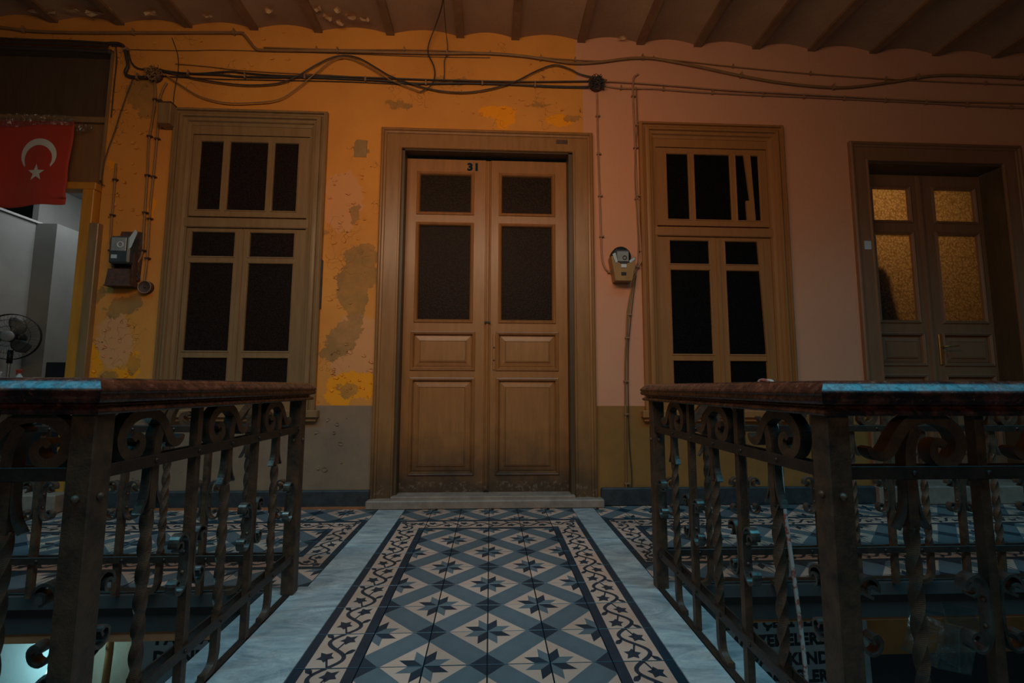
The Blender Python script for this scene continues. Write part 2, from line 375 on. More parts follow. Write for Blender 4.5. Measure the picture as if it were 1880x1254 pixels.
# ------------------------------------------------------------------ wall at y = 3.5
WY = 3.5
def wall_cells(xs, zs, holes, y0, y1, mb):
    for i in range(len(xs)-1):
        j = 0
        while j < len(zs)-1:
            def hole(jj):
                cx, cz = (xs[i]+xs[i+1])/2, (zs[jj]+zs[jj+1])/2
                return any(a < cx < b and c < cz < d for a, b, c, d in holes)
            if hole(j): j += 1; continue
            k = j
            while k < len(zs)-1 and not hole(k): k += 1
            mb.box((xs[i], y0, zs[j]), (xs[i+1], y1, zs[k])); j = k
holes = [(-6, -2.96, -1, 3.46), (-2.36, -1.39, .72, 2.88), (-.72, .64, -.5, 2.755), (1.27, 2.29, .72, 2.88), (3.07, 4.29, -.5, 2.745)]
mb = MB(); wall_cells([-5.2, -2.96, -2.36, -1.39, -.72, .64, 1.27, 2.29, 3.07, 4.29, 5.2], [-.2, .72, 2.745, 2.755, 2.88, 3.46, 3.86], holes, WY, WY+.28, mb)
mb.obj('wall_back', 'plaster', kind='structure')

ch = MB()
zones = [(-1.12, 2.0, .14, .55, 30), (-1.05, 1.0, .16, .22, 26), (-2.78, 2.6, .13, .5, 30), (-2.75, 1.1, .14, .25, 18), (.1, 3.12, .5, .10, 22), (-1.0, 3.4, 2.0, .12, 24), (-2.6, 3.58, .8, .06, 10), (-1.1, .45, .2, .25, 8)]
for (cx, cz, rx, rz, n_) in zones:
    for _ in range(n_):
        x, z = cx+random.uniform(-rx, rx), cz+random.uniform(-rz, rz); q = random.uniform(.008, .028); k0 = random.uniform(0, 6)
        pts = [(x+q*random.uniform(.5, 1.2)*math.cos(k0+t_), 3.4985-random.uniform(0, .008), z+q*random.uniform(.3, .9)*math.sin(k0+t_)) for t_ in (0, 1.2, 2.3, 3.5, 4.8)]
        ch.add([(x, 3.4985, z)]+pts, [(0, k+1, (k+1) % 5+1) for k in range(5)])
ch.obj('plaster_chip', 'plaster', bpy.data.objects['wall_back'], kind='stuff', label='small curled chips of flaking paint')
MB().box((-5.3, 1.75, -.2), (-5.2, 3.8, 3.9)).obj('wall_left', 'plaster', kind='structure')
MB().box((5.2, 1.75, -.2), (5.3, 3.8, 3.9)).obj('wall_right', 'plaster', kind='structure')
# baseboards of dark stone
base = MB(); base.box((-2.95, 3.46, 0), (-.87, 3.5, .125), bev=.008); base.obj('baseboard_left', 'base_stone', kind='structure')
base = MB(); base.box((.825, 3.46, 0), (2.96, 3.5, .13), bev=.008); base.obj('baseboard_right', 'base_stone', kind='structure')
MB().box((-2.95, 3.44, 0), (-.87, 3.458, .014)).obj('trim_1', 'orange_strip', kind='structure')

# ------------------------------------------------------------------ ceiling: shallow jack arches on beams
bx = [-4.9, -4.42, -3.93, -3.44, -2.94, -2.42, -1.908, -1.404, -.833, -.27, .179, .723, 1.216, 1.70, 2.20, 2.68, 3.22, 3.777, 4.31, 4.85]
cm = MB(); Y0, Y1 = 1.75, 3.52
for a, b in zip(bx[:-1], bx[1:]):
    n = 8; V = []
    for k in range(n+1):
        t = k/n; x = a+(b-a)*t; z = 3.715+.045*math.sin(PI*t)
        V += [(x, Y0, z), (x, Y1, z), (x, Y0, 3.95), (x, Y1, 3.95)]
    Fc = []
    for k in range(n):
        o = 4*k; Fc += [(o, o+4, o+5, o+1), (o+2, o+3, o+7, o+6), (o, o+2, o+6, o+4)]
    cm.add(V, Fc, 0, True)
ceil = cm.obj('ceiling', 'ceiling_paint', kind='structure')
bm_ = MB().box((-.032, Y0, 3.700), (.032, WY, 3.735)).box((-.012, Y0, 3.72), (.012, WY, 3.80)).mesh('beam', 'beam_paint')
for x in bx[1:-1]: link('beam', bm_, ceil, (x, 0, 0))
fl = MB()
for (cx, cy, rx, ry) in [(-3.46, 3.40, .12, .03), (-3.2, 3.38, .07, .03), (-3.05, 3.40, .10, .03), (-2.93, 3.34, .05, .05), (-2.62, 3.38, .05, .03), (-1.33, 3.27, .035, .04), (-1.28, 3.35, .04, .05),
                         (-1.18, 3.28, .03, .03), (-1.1, 3.33, .06, .05), (-1.0, 3.36, .04, .03), (-1.2, 3.4, .03, .03), (-1.7, 3.30, .03, .04), (-2.2, 3.38, .04, .02), (1.05, 3.44, .05, .02)]:
    n = 9; pts = []
    for k in range(n):
        th = 2*PI*k/n; q = random.uniform(.6, 1.1); pts.append((cx+rx*q*math.cos(th), cy+ry*q*math.sin(th), 3.722-random.uniform(0, .022)))
    fl.add([(cx, cy, 3.722)]+pts, [(0, k+1, (k+1) % n+1) for k in range(n)])
fl.obj('paint_flake', 'pale_flake', ceil, kind='stuff', label='curled flakes of pale paint peeling off the ceiling')

# ------------------------------------------------------------------ floor
floor = MB().box((-5.2, 2.12, -.16), (5.2, 3.6, -.012)).box((-.93, -1.2, -.16), (.86, 2.12, -.012)).obj('floor', 'grout', kind='structure')
T = .2; g = .0012; TH = .012
def tile_base(mb, m=0):
    a, b = g, T-g; c = .0012
    mb.add([(a, a, -TH), (b, a, -TH), (b, b, -TH), (a, b, -TH), (a, a, -c), (b, a, -c), (b, b, -c), (a, b, -c), (a+c, a+c, 0), (b-c, a+c, 0), (b-c, b-c, 0), (a+c, b-c, 0)],
           [(0, 1, 5, 4), (1, 2, 6, 5), (2, 3, 7, 6), (3, 0, 4, 7), (4, 5, 9, 8), (5, 6, 10, 9), (6, 7, 11, 10), (7, 4, 8, 11)], m)
def clip_poly(poly, lo, hi):
    def half(P, ax, v, s):
        out = []
        for i in range(len(P)):
            a, b = P[i-1], P[i]; da, db = s*(a[ax]-v), s*(b[ax]-v)
            if (da >= 0) != (db >= 0):
                t = da/(da-db); out.append((a[0]+(b[0]-a[0])*t, a[1]+(b[1]-a[1])*t))
            if db >= 0: out.append(b)
        return out
    for ax in (0, 1):
        poly = half(poly, ax, lo, 1)
        if poly: poly = half(poly, ax, hi, -1)
    return poly
def inlay(mb, pts, m, z=0.):
    c = g+.0012
    p = clip_poly([(x*T, y*T) for x, y in pts], c, T-c)
    if len(p) > 2: mb.poly([(x, y, z) for x, y in p], m)
# star tile, stars at (0,0) and (1,1), dark lozenges at the other corners; materials 0 beige 1 grey 2 dark
st = MB(); tile_base(st, 2)
a, d = .69, .29
def both(pts, m, z=0.):
    inlay(st, pts, m, z); inlay(st, [(1-x, 1-y) for x, y in pts], m, z)
k1, k2 = .17, .24
tip = (k1, k1+k2)
both([(0, k2), tip, (k1, k1), (k1+k2, k1), (k2, 0), (a, 0), (0, a)], 0)
both([(0, 0), (0, k2), tip, (k1, k1)], 2); both([(0, 0), (k1, k1), (k1+k2, k1), (k2, 0)], 1)
inlay(st, [(1, 0), (1, d), (1-d, 0)], 2); inlay(st, [(0, 1), (0, 1-d), (d, 1)], 2)
inlay(st, [(a, 0), (1-d, 0), (1, d), (1, 1-a), (1-a, 1), (d, 1), (0, 1-d), (0, a)], 1)
star_tile = st.mesh('floor_tile', ['beige_tile', 'grey_tile', 'dark_tile'])
# border tile: vine runs along +y, dark bands at both sides
def vine(mb):
    z = .0003; n = 16
    c = [(.5+.19*math.sin(2*PI*i/n), i/n) for i in range(n+1)]
    for i in range(n):
        (x0, y0), (x1, y1) = c[i], c[i+1]
        def nr(j):
            dx = .19*2*PI*math.cos(2*PI*j/n); l = math.hypot(dx, 1); return (1/l*.036, -dx/l*.036)
        n0, n1 = nr(i), nr(i+1); inlay(mb, [(x0-n0[0], y0-n0[1]), (x0+n0[0], y0+n0[1]), (x1+n1[0], y1+n1[1]), (x1-n1[0], y1-n1[1])], 1, z)
    def leaf(cx, cy, ang, s):
        P = []
        for k in range(10):
            th = ang+2*PI*k/10; r = s*(1. if k % 2 == 0 else .58); r *= (1.2 if k == 0 else 1)
            P.append((cx+r*math.cos(th), cy+r*math.sin(th)))
        for k in range(10): inlay(mb, [(cx, cy), P[k], P[(k+1) % 10]], 1, z)
    def bud(cx, cy, ang, s):
        inlay(mb, [(cx+s*(1.0 if abs(math.cos(t)) < .9 else 1.25)*math.cos(t)*math.cos(ang)-s*.6*math.sin(t)*math.sin(ang), cy+s*math.cos(t)*math.sin(ang)+s*.6*math.sin(t)*math.cos(ang)) for t in [2*PI*i/7 for i in range(7)]], 1, z)
    def stem(a, b, w=.012):
        dx, dy = b[0]-a[0], b[1]-a[1]; l = math.hypot(dx, dy); nx, ny = -dy/l*w, dx/l*w
        inlay(mb, [(a[0]-nx, a[1]-ny), (a[0]+nx, a[1]+ny), (b[0]+nx, b[1]+ny), (b[0]-nx, b[1]-ny)], 1, z)
    leaf(.39, .30, 2.3, .15); stem((.5, .02), (.42, .25), .017); leaf(.61, .80, .8, .15); stem((.5, .52), (.58, .75), .017)
    bud(.745, .44, .9, .085); stem((.66, .33), (.72, .42), .017); bud(.255, .94, 2.2, .085); stem((.34, .83), (.28, .92), .017)
bt = MB(); tile_base(bt, 1)
inlay(bt, [(0, 0), (.17, 0), (.17, 1), (0, 1)], 1); inlay(bt, [(.17, 0), (.82, 0), (.82, 1), (.17, 1)], 0); inlay(bt, [(.82, 0), (1, 0), (1, 1), (.82, 1)], 1)
vine(bt); border_tile = bt.mesh('border_tile', ['beige_tile', 'dark_tile'])
ct = MB(); tile_base(ct, 1)   # corner: outer sides at x=0 and y=1
inlay(ct, [(0, 0), (.17, 0), (.17, .83), (1, .83), (1, 1), (0, 1)][:0] or [(0, 0), (.17, 0), (.17, 1), (0, 1)], 1); inlay(ct, [(.17, .83), (1, .83), (1, 1), (.17, 1)], 1)
inlay(ct, [(.82, 0), (1, 0), (1, .18), (.82, .18)], 1); inlay(ct, [(.17, 0), (.82, 0), (.82, .18), (.17, .18)], 0); inlay(ct, [(.17, .18), (1, .18), (1, .83), (.17, .83)], 0)
zz = .0003
pp = [(.5, 0), (.62, .15), (.60, .32), (.42, .42), (.34, .58), (.45, .72), (.62, .70), (.74, .58), (.86, .46), (1, .5)]
for i in range(len(pp)-1):
    (x0, y0), (x1, y1) = pp[i], pp[i+1]; dx, dy = x1-x0, y1-y0; l = math.hypot(dx, dy); nx, ny = -dy/l*.034, dx/l*.034
    inlay(ct, [(x0-nx, y0-ny), (x0+nx, y0+ny), (x1+nx, y1+ny), (x1-nx, y1-ny)], 1, zz)
for (lx, ly, an) in ((.40, .24, 2.4), (.58, .54, .8), (.28, .72, 2.4), (.84, .64, 1.2)):
    P = [(lx+(.13 if k % 2 == 0 else .075)*math.cos(an+PI*k/5), ly+(.13 if k % 2 == 0 else .075)*math.sin(an+PI*k/5)) for k in range(10)]
    for k in range(10): inlay(ct, [(lx, ly), P[k], P[(k+1) % 10]], 1, zz)
corner_tile = ct.mesh('corner_tile', ['beige_tile', 'dark_tile'])
JY = 1.7471-.0; CX = -.0041
def put(me, x, y, q, name):   # q quarter turns about tile centre
    c = Vector((T/2, T/2, 0)); R = Matrix.Rotation(q*PI/2, 3, 'Z'); o = c-R @ c
    dz = random.uniform(-.0006, .0006)
    link(name, me, floor, (x+o.x, y+o.y, dz), q*PI/2)
# carpet of the bridge: columns -3..2, rows -9..8
for i in range(-3, 3):
    for j in range(-11, 9):
        x = CX+i*T; y = JY+j*T
        if j == 6:
            if i == -3: put(corner_tile, x, y, 0, 'border_tile')
            elif i == 2: put(corner_tile, x, y, 3, 'border_tile')
            else: put(border_tile, x, y, 1, 'border_tile')
        elif j < 6 and i in (-3, 2): put(border_tile, x, y, 0 if i == -3 else 2, 'border_tile')
        else: put(star_tile, x, y, (i+j) % 2, 'floor_tile')
# gallery carpets left and right of the bridge
for side in (-1, 1):
    for k in range(20):
        x = (-.795-T*(k+1)) if side < 0 else (.755+T*k)
        for j in range(2, 9):
            y = JY+j*T-.0
            if k == 0 and j in (3, 6): put(corner_tile, x, y, {(-1, 6): 3, (-1, 3): 2, (1, 6): 0, (1, 3): 1}[(side, j)], 'border_tile')
            elif j in (3, 6): put(border_tile, x, y, 1, 'border_tile')
            elif k == 0 and j in (4, 5): put(border_tile, x, y, 0 if side > 0 else 2, 'border_tile')
            else: put(star_tile, x, y, (k+j) % 2, 'floor_tile')
# marble slabs between the carpets
for side, x0, x1a, x1b in ((-1, CX-.6, -.795, -.835), (1, CX+.6, .755, .735)):
    ys = [-1.2, -.2, .65, 1.32, 1.943, 2.15, 2.65, 3.52] if side < 0 else [-1.2, -.3, .5, 1.20, 2.10, 2.72, 3.52]
    for a_, b_ in zip(ys[:-1], ys[1:]):
        xe = x1a if a_ > 2.05 else x1b
        lo, hi = min(x0, xe)+.0015, max(x0, xe)-.0015
        MB().box((lo, a_+.0015, -.012), (hi, b_-.0015, .001), bev=.0015).obj('marble_slab', 'marble', floor)
    # kerb under the railing
    kx = (-.955, -.862) if side < 0 else (.762, .855)
    for a_, b_ in ((-1.2, .1), (.1, 1.2), (1.2, 2.14)):
        MB().box((kx[0], a_+.001, -.05), (kx[1], b_-.001, .003), bev=.004).obj('kerb_stone', 'marble', floor)
    ix = (-.861, -.836) if side < 0 else (.736, .761)
    MB().box((ix[0], -1.2, -.02), (ix[1], 2.06, .006), bev=.002).obj('kerb_strip', 'iron', floor, label='dark iron strip along the kerb')
    ex = (-5.2, -.955) if side < 0 else (.855, 5.2)
    MB().box((ex[0], 2.118, -.01), (ex[1], 2.16, .004), bev=.003).obj('edge_strip', 'iron', floor)
    # slab edges facing the wells
    s_ = MB().box((ex[0], 2.10, -.055), (ex[1], 2.16, -.004)); s_.obj('slab_nosing', 'slab_edge', floor)
    MB().box((ex[0], 2.125, -.20 if side < 0 else -.175), (ex[1], 2.16, -.05)).obj('slab_fascia', 'fascia_paint', floor)
    bx_ = (-.955, -.93) if side < 0 else (.83, .855)
    MB().box((bx_[0], -1.2, -.20), (bx_[1], 2.12, -.05)).obj('slab_fascia', 'fascia_paint', floor)

# ------------------------------------------------------------------ windows and doors
CAS = [(0, 0), (0, .022), (.012, .03), (.022, .03), (.026, .018), (.042, .016), (.046, .028), (.060, .034), (.074, .034), (.078, .022), (.100, .020), (.106, .010), (.128, .006), (.128, -.05)]
def casing(name, x0, x1, z0, z1, mat, par, prof=CAS, ob=False, scale=1.):
    return MB().ring(x0, x1, z0, z1, [(d*scale, p) for d, p in prof], WY, open_bottom=ob).obj(name, mat, par)
def sash(par, name, x0, x1, z0, z1, panes, y, mat, glass, d=.03):
    # stiles, rails and bars around the panes, each pane with its bead and its sheet of glass
    xs = sorted({x0, x1}|{p[0] for p in panes}|{p[1] for p in panes}); zs = sorted({z0, z1}|{p[2] for p in panes}|{p[3] for p in panes})
    mb = MB(); wall_cells(xs, zs, panes, y-d/2, y+d/2, mb)
    for p in panes: mb.ring(p[0]-.008, p[1]+.008, p[2]-.008, p[3]+.008, [(0, d/2), (.004, d/2+.005), (.010, d/2+.004), (.014, d/2-.004), (.014, 0)], y)
    f = mb.obj(name, mat, par)
    for p in panes: MB().box((p[0], y-.003, p[2]), (p[1], y+.003, p[3])).obj('glass_pane', glass, f)
    return f
def window(name, x0, x1, gl, gl_low, z0, z1, zt, mat, glass, y):
    w_ = thing(name, ((x0+x1)/2, WY, .65), kind='structure')
    return w_
# window_1 (ochre side) and window_2 (salmon side)
def build_window(name, X0, X1, ix0, ix1, tp, lp, mat, glass, dx):
    W_ = thing(name, (0, 0, 0), kind='structure')
    casing('casing', X0, X1, .70, 3.015, mat, W_, [(d_, p_*1.5 if p_ > 0 else p_) for d_, p_ in CAS], ob=True)
    MB().box((X0-.03, WY-.055, .645), (X1+.03, WY+.02, .70), bev=.006).box((X0-.015, WY-.035, .62), (X1+.015, WY, .645)).obj('sill', mat, W_)
    MB().box((ix0-.02, WY-.012, 2.075), (ix1+.02, WY+.10, 2.15), bev=.006).obj('transom_rail', mat, W_)
    MB().box((ix0-.05, WY-.004, .70), (ix0+.008, WY+.12, 2.90)).box((ix1-.008, WY-.004, .70), (ix1+.05, WY+.12, 2.90)).box((ix0+.008, WY-.004, .70), (ix1-.008, WY+.12, .788)).box((ix0+.008, WY-.004, 2.818), (ix1-.008, WY+.12, 2.90)).box((ix0+.008, WY+.045, 2.06), (ix1-.008, WY+.12, 2.17)).obj('jamb', mat, W_)
    zt0, zt1 = 2.165, 2.815
    sash(W_, 'transom_sash', ix0+.01, ix1-.01, zt0, zt1, [(a_, b_, 2.215, 2.77) for a_, b_ in tp], WY+.02, mat, glass)
    mid = (lp[0][1]+lp[1][0])/2
    for k, (a_, b_) in enumerate(lp):
        lo, hi = (ix0+.01, mid-.002) if k == 0 else (mid+.002, ix1-.01)
        sash(W_, 'casement', lo, hi, .79, 2.07, [(a_, b_, 1.85, 2.045), (a_, b_, 1.13, 1.805), (a_, b_, .83, 1.085)], WY+.02, mat, glass)
    MB().ring(mid-.018, mid+.018, .80, 2.06, [(0, .0), (.004, .012), (.018, .012)], WY+.006).obj('meeting_bead', mat, W_)
    MB().box((ix0, WY+.13, .72), (ix1, WY+.14, 2.86)).obj('blind', 'cloth_dark', W_, label='dark blind behind the glass')
    return W_
W1 = build_window('window_1', -2.455, -1.292, -2.325, -1.42, [(-2.265, -2.085), (-2.043, -1.745), (-1.703, -1.512)], [(-2.285, -1.955), (-1.852, -1.512)], 'taupe_paint', 'sash_glass', 0)
W2 = build_window('window_2', 1.178, 2.378, 1.308, 2.248, [(1.405, 1.592), (1.634, 1.938), (1.98, 2.18)], [(1.412, 1.738), (1.862, 2.165)], 'olive_paint', 'black_glass', 0)
MB().prism([(2.052, 2.77), (2.105, 2.77), (2.125, 2.215), (2.055, 2.215), (2.052, 2.38), (2.085, 2.38)], WY-.002, WY+.014).obj('nailed_slat', 'olive_paint', W2, label='crooked slat splitting the right transom pane')
MB().prism([(2.128, 2.045), (2.175, 2.045), (2.175, .83), (2.170, .83)], WY-.002, WY+.014).obj('nailed_slat', 'olive_paint', W2, label='tapering slat along the right casement')
# black tape mark on the casing of window_1
MB().box((-1.302, WY-.024, 1.46), (-1.285, WY-.001, 1.83)).obj('dark_patch', 'base_stone', W1)

DPROF = [(0, 0), (0, .028), (.010, .034), (.020, .034), (.026, .022), (.040, .020), (.044, .012), (.142, .010), (.146, .020), (.158, .020), (.162, .008), (.162, -.02)]
def leaf(par, x0, x1, z0, z1, gx, px, gz, pz, y, mat, glass, panel_mat):
    L_ = MB(); hs = [(gx[0], gx[1], a_, b_) for a_, b_ in gz]+[(px[0], px[1], a_, b_) for a_, b_ in pz]
    xs = sorted({x0, x1, *gx, *px}); zs = sorted({z0, z1}|{h_[2] for h_ in hs}|{h_[3] for h_ in hs})
    wall_cells(xs, zs, hs, y-.022, y+.022, L_)
    for h_ in hs: L_.ring(h_[0]-.022, h_[1]+.022, h_[2]-.022, h_[3]+.022, [(0, .022), (.003, .030), (.010, .033), (.016, .028), (.020, .031), (.026, .022), (.030, .006)], y)
    f = L_.obj('door_leaf', mat, par)
    for a_, b_ in gz: MB().box((gx[0], y-.003, a_), (gx[1], y+.003, b_)).obj('glass_pane', glass, f)
    for a_, b_ in pz:
        P_ = MB(); P_.box((px[0], y-.004, a_), (px[1], y+.004, b_)); P_.ring(px[0]+.012, px[1]-.012, a_+.012, b_-.012, [(0, .004), (.002, .008), (.034, .014), (.036, .020), (.042, .021), (.046, .012)], y)
        i_ = .057; P_.box((px[0]+i_, y-.019, a_+i_), (px[1]-i_, y, b_-i_)); P_.obj('door_panel', panel_mat, f)
    return f
D2 = thing('door_2', (0, 0, 0), kind='structure')
casing('casing', -.872, .800, .03, 2.905, 'frame_paint', D2, DPROF, ob=True)
MB().box((-.73, WY+.002, .06), (-.690, WY+.15, 2.745)).box((.608, WY+.002, .06), (.65, WY+.15, 2.745)).box((-.73, WY+.002, 2.735), (.65, WY+.15, 2.77)).obj('jamb', 'jamb_shade_paint', D2)
ly = 3.615
lf = leaf(D2, -.688, -.052, .078, 2.712, (-.585, -.167), (-.605, -.145), [(2.268, 2.588), (1.395, 2.165)], [(1.02, 1.285), (.225, .925)], ly, 'door_paint', 'brown_glass', 'door_paint')
rf = leaf(D2, -.010, .606, .078, 2.712, (.075, .490), (.060, .510), [(2.268, 2.588), (1.395, 2.165)], [(1.02, 1.285), (.225, .925)], ly, 'door_paint', 'brown_glass', 'door_paint')
MB().ring(-.055, -.006, .085, 2.705, [(0, .02), (.004, .034), (.012, .036), (.016, .046), (.0245, .048)], ly).obj('astragal', 'door_paint', lf)
esc = MB().box((.012, ly-.030, 1.005), (.034, ly-.022, 1.285), bev=.003); esc.obj('lock_plate', 'door_paint', rf)
kh = MB()
for z_ in (1.18, 1.08): kh.lathe([(0, .0), (.006, 0), (.006, .004), (0, .004)], 10, 0, Matrix.Translation((.023, ly-.030, z_)) @ Matrix.Rotation(PI/2, 4, 'X'))
kh.obj('keyhole', 'black', rf)
MB().box((-.055, ly-.058, 1.372), (-.005, ly-.046, 1.384)).obj('latch_hook', 'black', lf)
def text_mesh(body, size, mat, name, par=None, loc=(0, 0, 0), rot=(PI/2, 0, 0), off=.0, ext=.001, sx=1., align='LEFT', sp=1.):
    c = bpy.data.curves.new(name, 'FONT'); c.body = body; c.size = size; c.offset = off; c.extrude = ext; c.align_x = align; c.space_character = sp; c.resolution_u = 3
    o = bpy.data.objects.new('tmp', c); COL.objects.link(o); dg = bpy.context.evaluated_depsgraph_get(); dg.update()
    me = bpy.data.meshes.new_from_object(o.evaluated_get(dg)); bpy.data.objects.remove(o)
    me.name = name; me.materials.clear(); me.materials.append(MATS[mat])
    o = link(name, me, par, loc, rot=rot); o.scale = (sx, 1, 1); return o
text_mesh('31', .084, 'number_paint', 'door_number', lf, (-.205, ly-.0235, 2.625), off=.0045, sx=1.12, sp=1.12)
MB().box((.508, WY-.014, 2.813), (.60, WY-.009, 2.848)).obj('name_plate', 'rust', D2, label='small dark plate on the frame')
# marble step below door 31
MB().box((-.885, 3.405, 0), (.835, 3.66, .062), bev=.008).box((-.72, 3.45, .05), (.63, 3.70, .080), bev=.004).obj('trim_2', 'threshold_stone', kind='structure')

D3 = thing('door_3', (0, 0, 0), kind='structure')
casing('casing', 2.935, 4.425, .08, 2.90, 'olive_door_paint', D3, DPROF[:-4]+[(.142, .010), (.146, .018), (.155, .018), (.158, .006), (.158, -.02)], ob=True)
MB().box((3.05, WY+.002, .08), (3.096, WY+.30, 2.74)).box((4.264, WY+.002, .08), (4.31, WY+.30, 2.74)).box((3.05, WY+.002, 2.725), (4.31, WY+.30, 2.765)).obj('jamb', 'jamb_shade_paint', D3)
ly3 = 3.70
l3 = leaf(D3, 3.10, 3.685, .14, 2.72, (3.275, 3.60), (3.255, 3.62), [(2.31, 2.60), (1.44, 2.195)], [(1.08, 1.32), (.36, .97)], ly3, 'olive_door_paint', 'rippled_glass', 'olive_door_paint')
r3 = leaf(D3, 3.705, 4.262, .14, 2.72, (3.83, 4.195), (3.81, 4.215), [(2.31, 2.60), (1.44, 2.195)], [(1.08, 1.32), (.36, .97)], ly3, 'olive_door_paint', 'rippled_glass', 'olive_door_paint')
MB().ring(3.672, 3.718, .15, 2.715, [(0, .02), (.004, .036), (.023, .040)], ly3).obj('astragal', 'olive_door_paint', l3)
hd = MB().box((3.752, ly3-.034, 1.07), (3.780, ly3-.022, 1.33), bev=.004)
hd.tube([(3.766, ly3-.03, 1.22), (3.766, ly3-.075, 1.22), (3.79, ly3-.08, 1.222), (3.88, ly3-.078, 1.228)], [.009, .008, .008, .005], 8)
hd.obj('door_handle', 'brass', r3)
MB().box((3.01, WY-.015, 1.99), (3.065, WY-.009, 2.06)).obj('sticker', 'paper', D3, label='small pale sticker on the frame')
MB().box((2.93, 3.42, 0), (4.45, 3.72, .135), bev=.008).obj('trim_3', 'threshold_stone', kind='structure')
# lit room behind door 3
MB().box((3.0, 4.9, .1), (4.4, 4.95, 2.9)).box((2.95, 3.78, .1), (3.0, 4.95, 2.9)).box((4.4, 3.78, .1), (4.45, 4.95, 2.9)).box((3.0, 3.78, 2.85), (4.4, 4.95, 2.9)).box((3.0, 3.72, .05), (4.4, 4.95, .1)).obj('wall_far_right', 'room_grey', kind='structure')
area('hall_lamp', (3.30, 4.6, 2.72), (3.35, 3.7, 2.2), .3, .2, (1.0, .80, .55), 4.0)
ct_ = thing('hanging_coat', (3.28, 3.80, 1.2), 'dark coat seen as a blurred shadow through the rippled glass of the right-hand door', 'coat')
V = [(r_*q, z_) for r_, z_, q in ((0, 1.98, 1), (.05, 1.97, 1), (.085, 1.90, 1), (.10, 1.75, 1), (.13, 1.6, 1), (.17, 1.48, 1), (.19, 1.2, 1), (0, 1.2, 1))]
MB().lathe(V, 14, 0, Matrix.Translation((3.30, 3.80, 0)) @ Matrix.Diagonal((1, .32, 1, 1))).obj('coat_body', 'cloth_dark', ct_, loc=(-3.28, -3.80, -1.2))
MB().tube([(3.30, 3.80, 1.97), (3.30, 3.78, 2.03), (3.30, 3.74, 2.03)], .005).obj('coat_hook', 'steel', ct_, loc=(-3.28, -3.80, -1.2))

# ------------------------------------------------------------------ left shop front (door_1)
D1 = thing('door_1', (0, 0, 0), kind='structure')
MB().box((-5.2, 3.47, 2.345), (-2.985, 3.56, 2.40), bev=.004).obj('head_rail', 'yellow_paint', D1)
MB().box((-3.075, 3.47, .12), (-2.992, 3.56, 2.345), bev=.004).obj('jamb', 'yellow_paint', D1)
MB().box((-2.990, 3.455, .12), (-2.925, 3.53, 2.08), bev=.004).obj('jamb_strip', 'taupe_paint', D1)
MB().box((-5.2, 3.54, 2.93), (-2.96, 3.56, 3.46)).obj('upper_panel', 'dark_plywood', D1, label='dark board above the rail')
MB().box((-5.2, 3.52, 2.40), (-2.975, 3.54, 2.90)).obj('lower_panel', 'plywood', D1, label='brown plywood board behind the flag')
MB().box((-5.2, 3.49, 2.885), (-2.965, 3.53, 2.905)).box((-5.2, 3.50, 2.905), (-2.965, 3.55, 2.935)).obj('panel_rail', 'taupe_paint', D1)
MB().box((-5.2, 3.47, 3.44), (-2.965, 3.56, 3.475)).obj('top_rail', 'dark_plywood', D1)
MB().box((-2.970, 3.478, 2.42), (-2.960, 3.50, 3.46)).obj('edge_bead', 'taupe_paint', D1)
MB().box((-5.2, 3.36, 0), (-2.96, 3.80, .13), bev=.008).obj('trim_4', 'threshold_stone', kind='structure')
# room behind
MB().box((-6.5, 3.8, .05), (-2.6, 8.0, .1)).obj('floor_shop', 'base_stone', kind='structure')
MB().box((-4.82, 4.90, .1), (-4.76, 8.0, 3.02)).obj('wall_shop_left', 'room_light', kind='structure')
MB().box((-6.5, 8.0, .1), (-2.6, 8.06, 3.02)).box((-2.66, 3.78, .1), (-2.6, 8.0, 3.02)).obj('wall_shop_far', 'room_light', kind='structure')
MB().box((-6.5, 3.78, 3.02), (-2.6, 8.06, 3.08)).obj('ceiling_shop', 'room_light', kind='structure')
MB().box((-6.5, 3.78, .1), (-6.44, 8.0, 3.02)).obj('wall_shop_side', 'room_grey', kind='structure')
MB().box((-5.3, 3.9, .1), (-4.50, 4.76, 2.47)).box((-4.50, 4.62, .1), (-4.30, 4.90, 2.47)).obj('trim_5', 'room_grey', kind='structure')
MB().box((-4.80, 3.9, 2.47), (-4.48, 4.76, 2.49)).obj('trim_6', 'room_light', kind='structure')
area('shop_lamp', (-3.7, 4.6, 2.95), (-3.9, 5.3, 0), 1.0, .3, (.92, .96, 1.0), 8)

